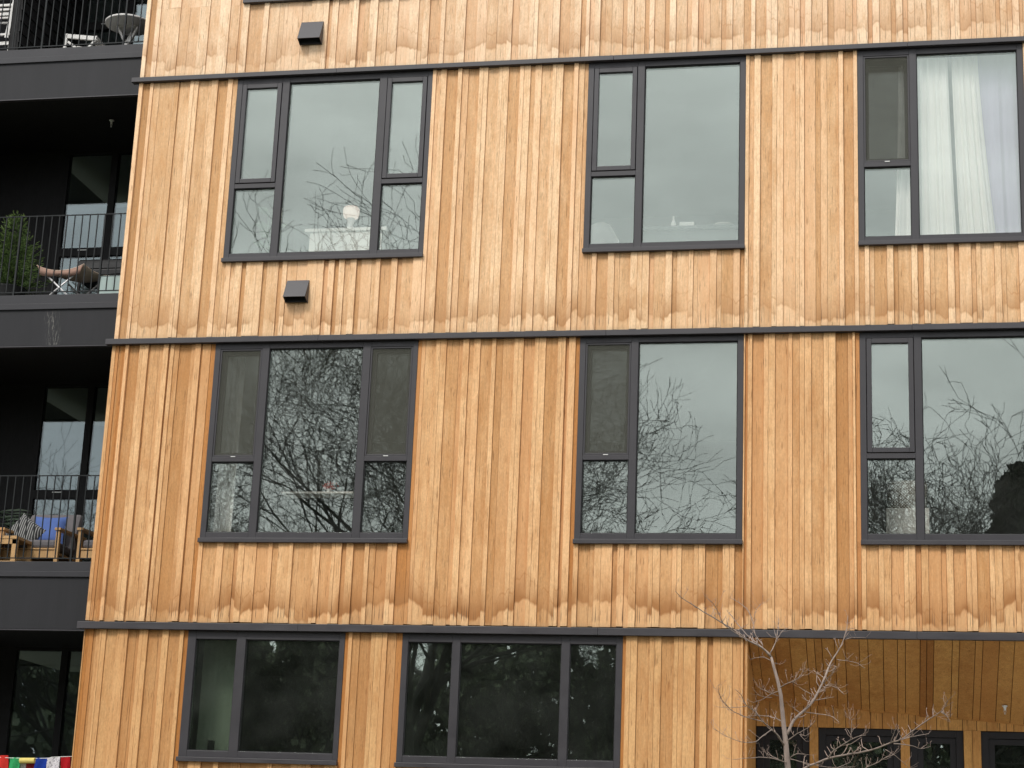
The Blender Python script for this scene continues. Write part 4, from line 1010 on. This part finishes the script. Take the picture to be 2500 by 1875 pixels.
for j in range(n + 1):
    for i in range(n + 1):
        u, v = i / n * 2 - 1, j / n; ww_ = .22 * (1 - .55 * max(0, v - .6) / .4) ; m.v.append((c.x + u * ww_, c.y + .08 * v - .10 * (1 - u * u) * 0 + .06 * u * u * -1, c.z + .45 + .58 * v - .06 * v * u * u))
for j in range(n):
    for i in range(n): q = b + j * (n + 1) + i; m.face([q, q + 1, q + n + 2, q + n + 1])
o = m.build('backrest', M['ceramic'], t); sol = o.modifiers.new('s', 'SOLIDIFY'); sol.thickness = .012
m = MB(); m.box(c.x - .22, c.x + .22, c.y - .4, c.y + .02, c.z + .43, c.z + .45); m.build('seat', M['ceramic'], t, bevel=.01)
for x in (-.18, .18):
    for y in (-.36, -.02): m = MB(); m.tube([c + Vector((x, y, 0)), c + Vector((x * .8, y * .9, .43))], [.01, .013], 6); m.build('leg', M['teak'], t)
# curtains, second row right window
def curtain(pts_top, pts_bot, z1, z0, y, mat, label, seed, folds=9, amp=.028):
    m = MB(); m.sm = True; n, k_ = 90, 14; b = len(m.v)
    for j in range(k_ + 1):
        v = j / k_; a = pts_top[0] + (pts_bot[0] - pts_top[0]) * v ** 1.4; e = pts_top[1] + (pts_bot[1] - pts_top[1]) * v ** 1.4
        for i in range(n + 1):
            u = i / n; ph = u * folds * 6.283 + seed
            m.v.append((a + (e - a) * u + .006 * math.sin(ph * .7 + v * 2), y + amp * (math.sin(ph) + .35 * math.sin(ph * 2.3 + 1 + v)) * (.5 + .5 * v), z1 + (z0 - z1) * v))
    for j in range(k_):
        for i in range(n): q = b + j * (n + 1) + i; m.face([q, q + 1, q + n + 2, q + n + 1])
    o = m.build('curtain', mat); tag(o, label, 'curtain'); return o
def cloth(name, col, tl, tp=0.0):
    k = NT(name); g = k.n('ShaderNodeNewGeometry').outputs['Position']; n = k.noise(k.vmul(g, (40, 40, 2)), 1, 3)
    c = k.mix(n, C4(*[x * .93 for x in col]), C4(*col))
    a = k.n('ShaderNodeMixShader', {0: tl, 1: k.n('ShaderNodeBsdfDiffuse', {'Color': c}).outputs[0], 2: k.n('ShaderNodeBsdfTranslucent', {'Color': c}).outputs[0]})
    b = k.n('ShaderNodeMixShader', {0: tp, 1: a.outputs[0], 2: k.n('ShaderNodeBsdfTransparent').outputs[0]})
    return k.finish(b.outputs[0])
M['curtain'] = cloth('white_curtain', (.98, .955, .92), .15); M['sheer'] = cloth('sheer_curtain', (.76, .70, .92), .2, .15)
curtain((7.50, 8.02), (7.42, 8.10), 10.75, 8.2, .17, M['curtain'], 'white curtain hanging at the left side of the second-row right window', 1, 6)
curtain((8.06, 8.34), (8.13, 8.52), 10.75, 8.2, .18, M['curtain'], 'narrower white curtain in the middle of the second-row right window', 2, 4)
curtain((8.30, 8.80), (8.36, 8.85), 10.75, 8.2, .24, M['sheer'], 'bluish sheer curtain right of the white curtains', 3, 3, .012)
# third row left: shelf with red flowers, pale drape
p = at(693, 1207, 1.0); q = at(868, 1207, 1.0)
m = MB(); m.box(p.x, q.x, .9, 1.15, p.z - .012, p.z + .012); tag(m.build('shelf', M['cream'], None, bevel=.003), 'narrow cream shelf behind the large third-row left pane', 'shelf')
c = at(802, 1203, .98); c.z = p.z + .012
t = empty('flower_pot', c); tag(t, 'bunch of red flowers standing on the narrow cream shelf', 'flowers')
m = MB(); m.lathe(c, [(.02, 0), (.03, .04), (.028, .045)], 12); m.build('pot', M['ceramic'], t)
m = MB(); r = random.Random(4)
for i in range(90):
    v = Vector((r.gauss(0, .03), r.gauss(0, .03), .05 + abs(r.gauss(0, .03)))); s_ = .012; n_ = Vector((r.uniform(-1, 1), -1, r.uniform(-1, 1))).normalized(); u = n_.orthogonal().normalized(); w_ = n_.cross(u); b = len(m.v)
    m.v += [tuple(c + v + u * s_), tuple(c + v + w_ * s_), tuple(c + v - u * s_), tuple(c + v - w_ * s_)]; m.face([b, b + 1, b + 2, b + 3])
m.build('petals', M['red_petal'], t)
curtain((.05, .26), (.03, .24), 7.55, 5.0, .32, M['linen'], 'pale drape gathered at the left edge of the third-row left window', 5, 3)
# third row right: cabinet with woven basket
p = at(2163, 1245, 1.0); q = at(2268, 1245, 1.0)
t = empty('cabinet', ((p.x + q.x) / 2, 1.1, 4.95)); tag(t, 'cream cabinet behind the third-row right window under the woven basket', 'cabinet')
m = MB(); m.box(p.x, q.x, .9, 1.4, 4.96, p.z); m.build('body', M['cream'], t, bevel=.005); m = MB(); m.box(p.x + .03, q.x - .03, .885, .899, 5.0, p.z - .2); m.build('door', M['cream'], t)
def woven():
    k = NT('woven_cane'); g = k.n('ShaderNodeTexCoord').outputs['Object']; s = k.n('ShaderNodeSeparateXYZ', {0: g})
    w1 = k.math('SINE', k.math('MULTIPLY', s.outputs[2], 220.)); w2 = k.math('SINE', k.math('MULTIPLY', s.outputs[0], 200.))
    return k.finish(k.n('ShaderNodeBsdfPrincipled', {'Base Color': k.mix(k.mapr(k.math('MULTIPLY', w1, w2), -.4, .3), C4(.12, .10, .07), C4(.62, .58, .50)), 'Roughness': .8}).outputs[0])
m = MB(); cx_ = (p.x + q.x) / 2; m.lathe((cx_, 1.12, p.z), [(.19, 0), (.205, .02), (.215, .30), (.20, .305), (.19, .06)], 28); tag(m.build('basket', woven(), None), 'round woven basket standing on the cream cabinet', 'basket')
# lowest row left: pale drape, dark speaker on the sill side
curtain((.0, .46), (.0, .46), 4.35, 1.9, .42, cloth('grey_drape', (.60, .60, .55), .1), 'pale grey drape behind the narrow pane of the lowest left window', 7, 3, .005)
c = at(515, 1822, .33); m = MB(); m.box(c.x - .028, c.x + .028, .30, .36, c.z - .12, c.z + .06); m.box(c.x - .02, c.x + .02, .2995, .30, c.z, c.z + .04); tag(m.build('speaker', M['grill'], None, bevel=.006), 'small black speaker standing behind the lowest left window', 'speaker')
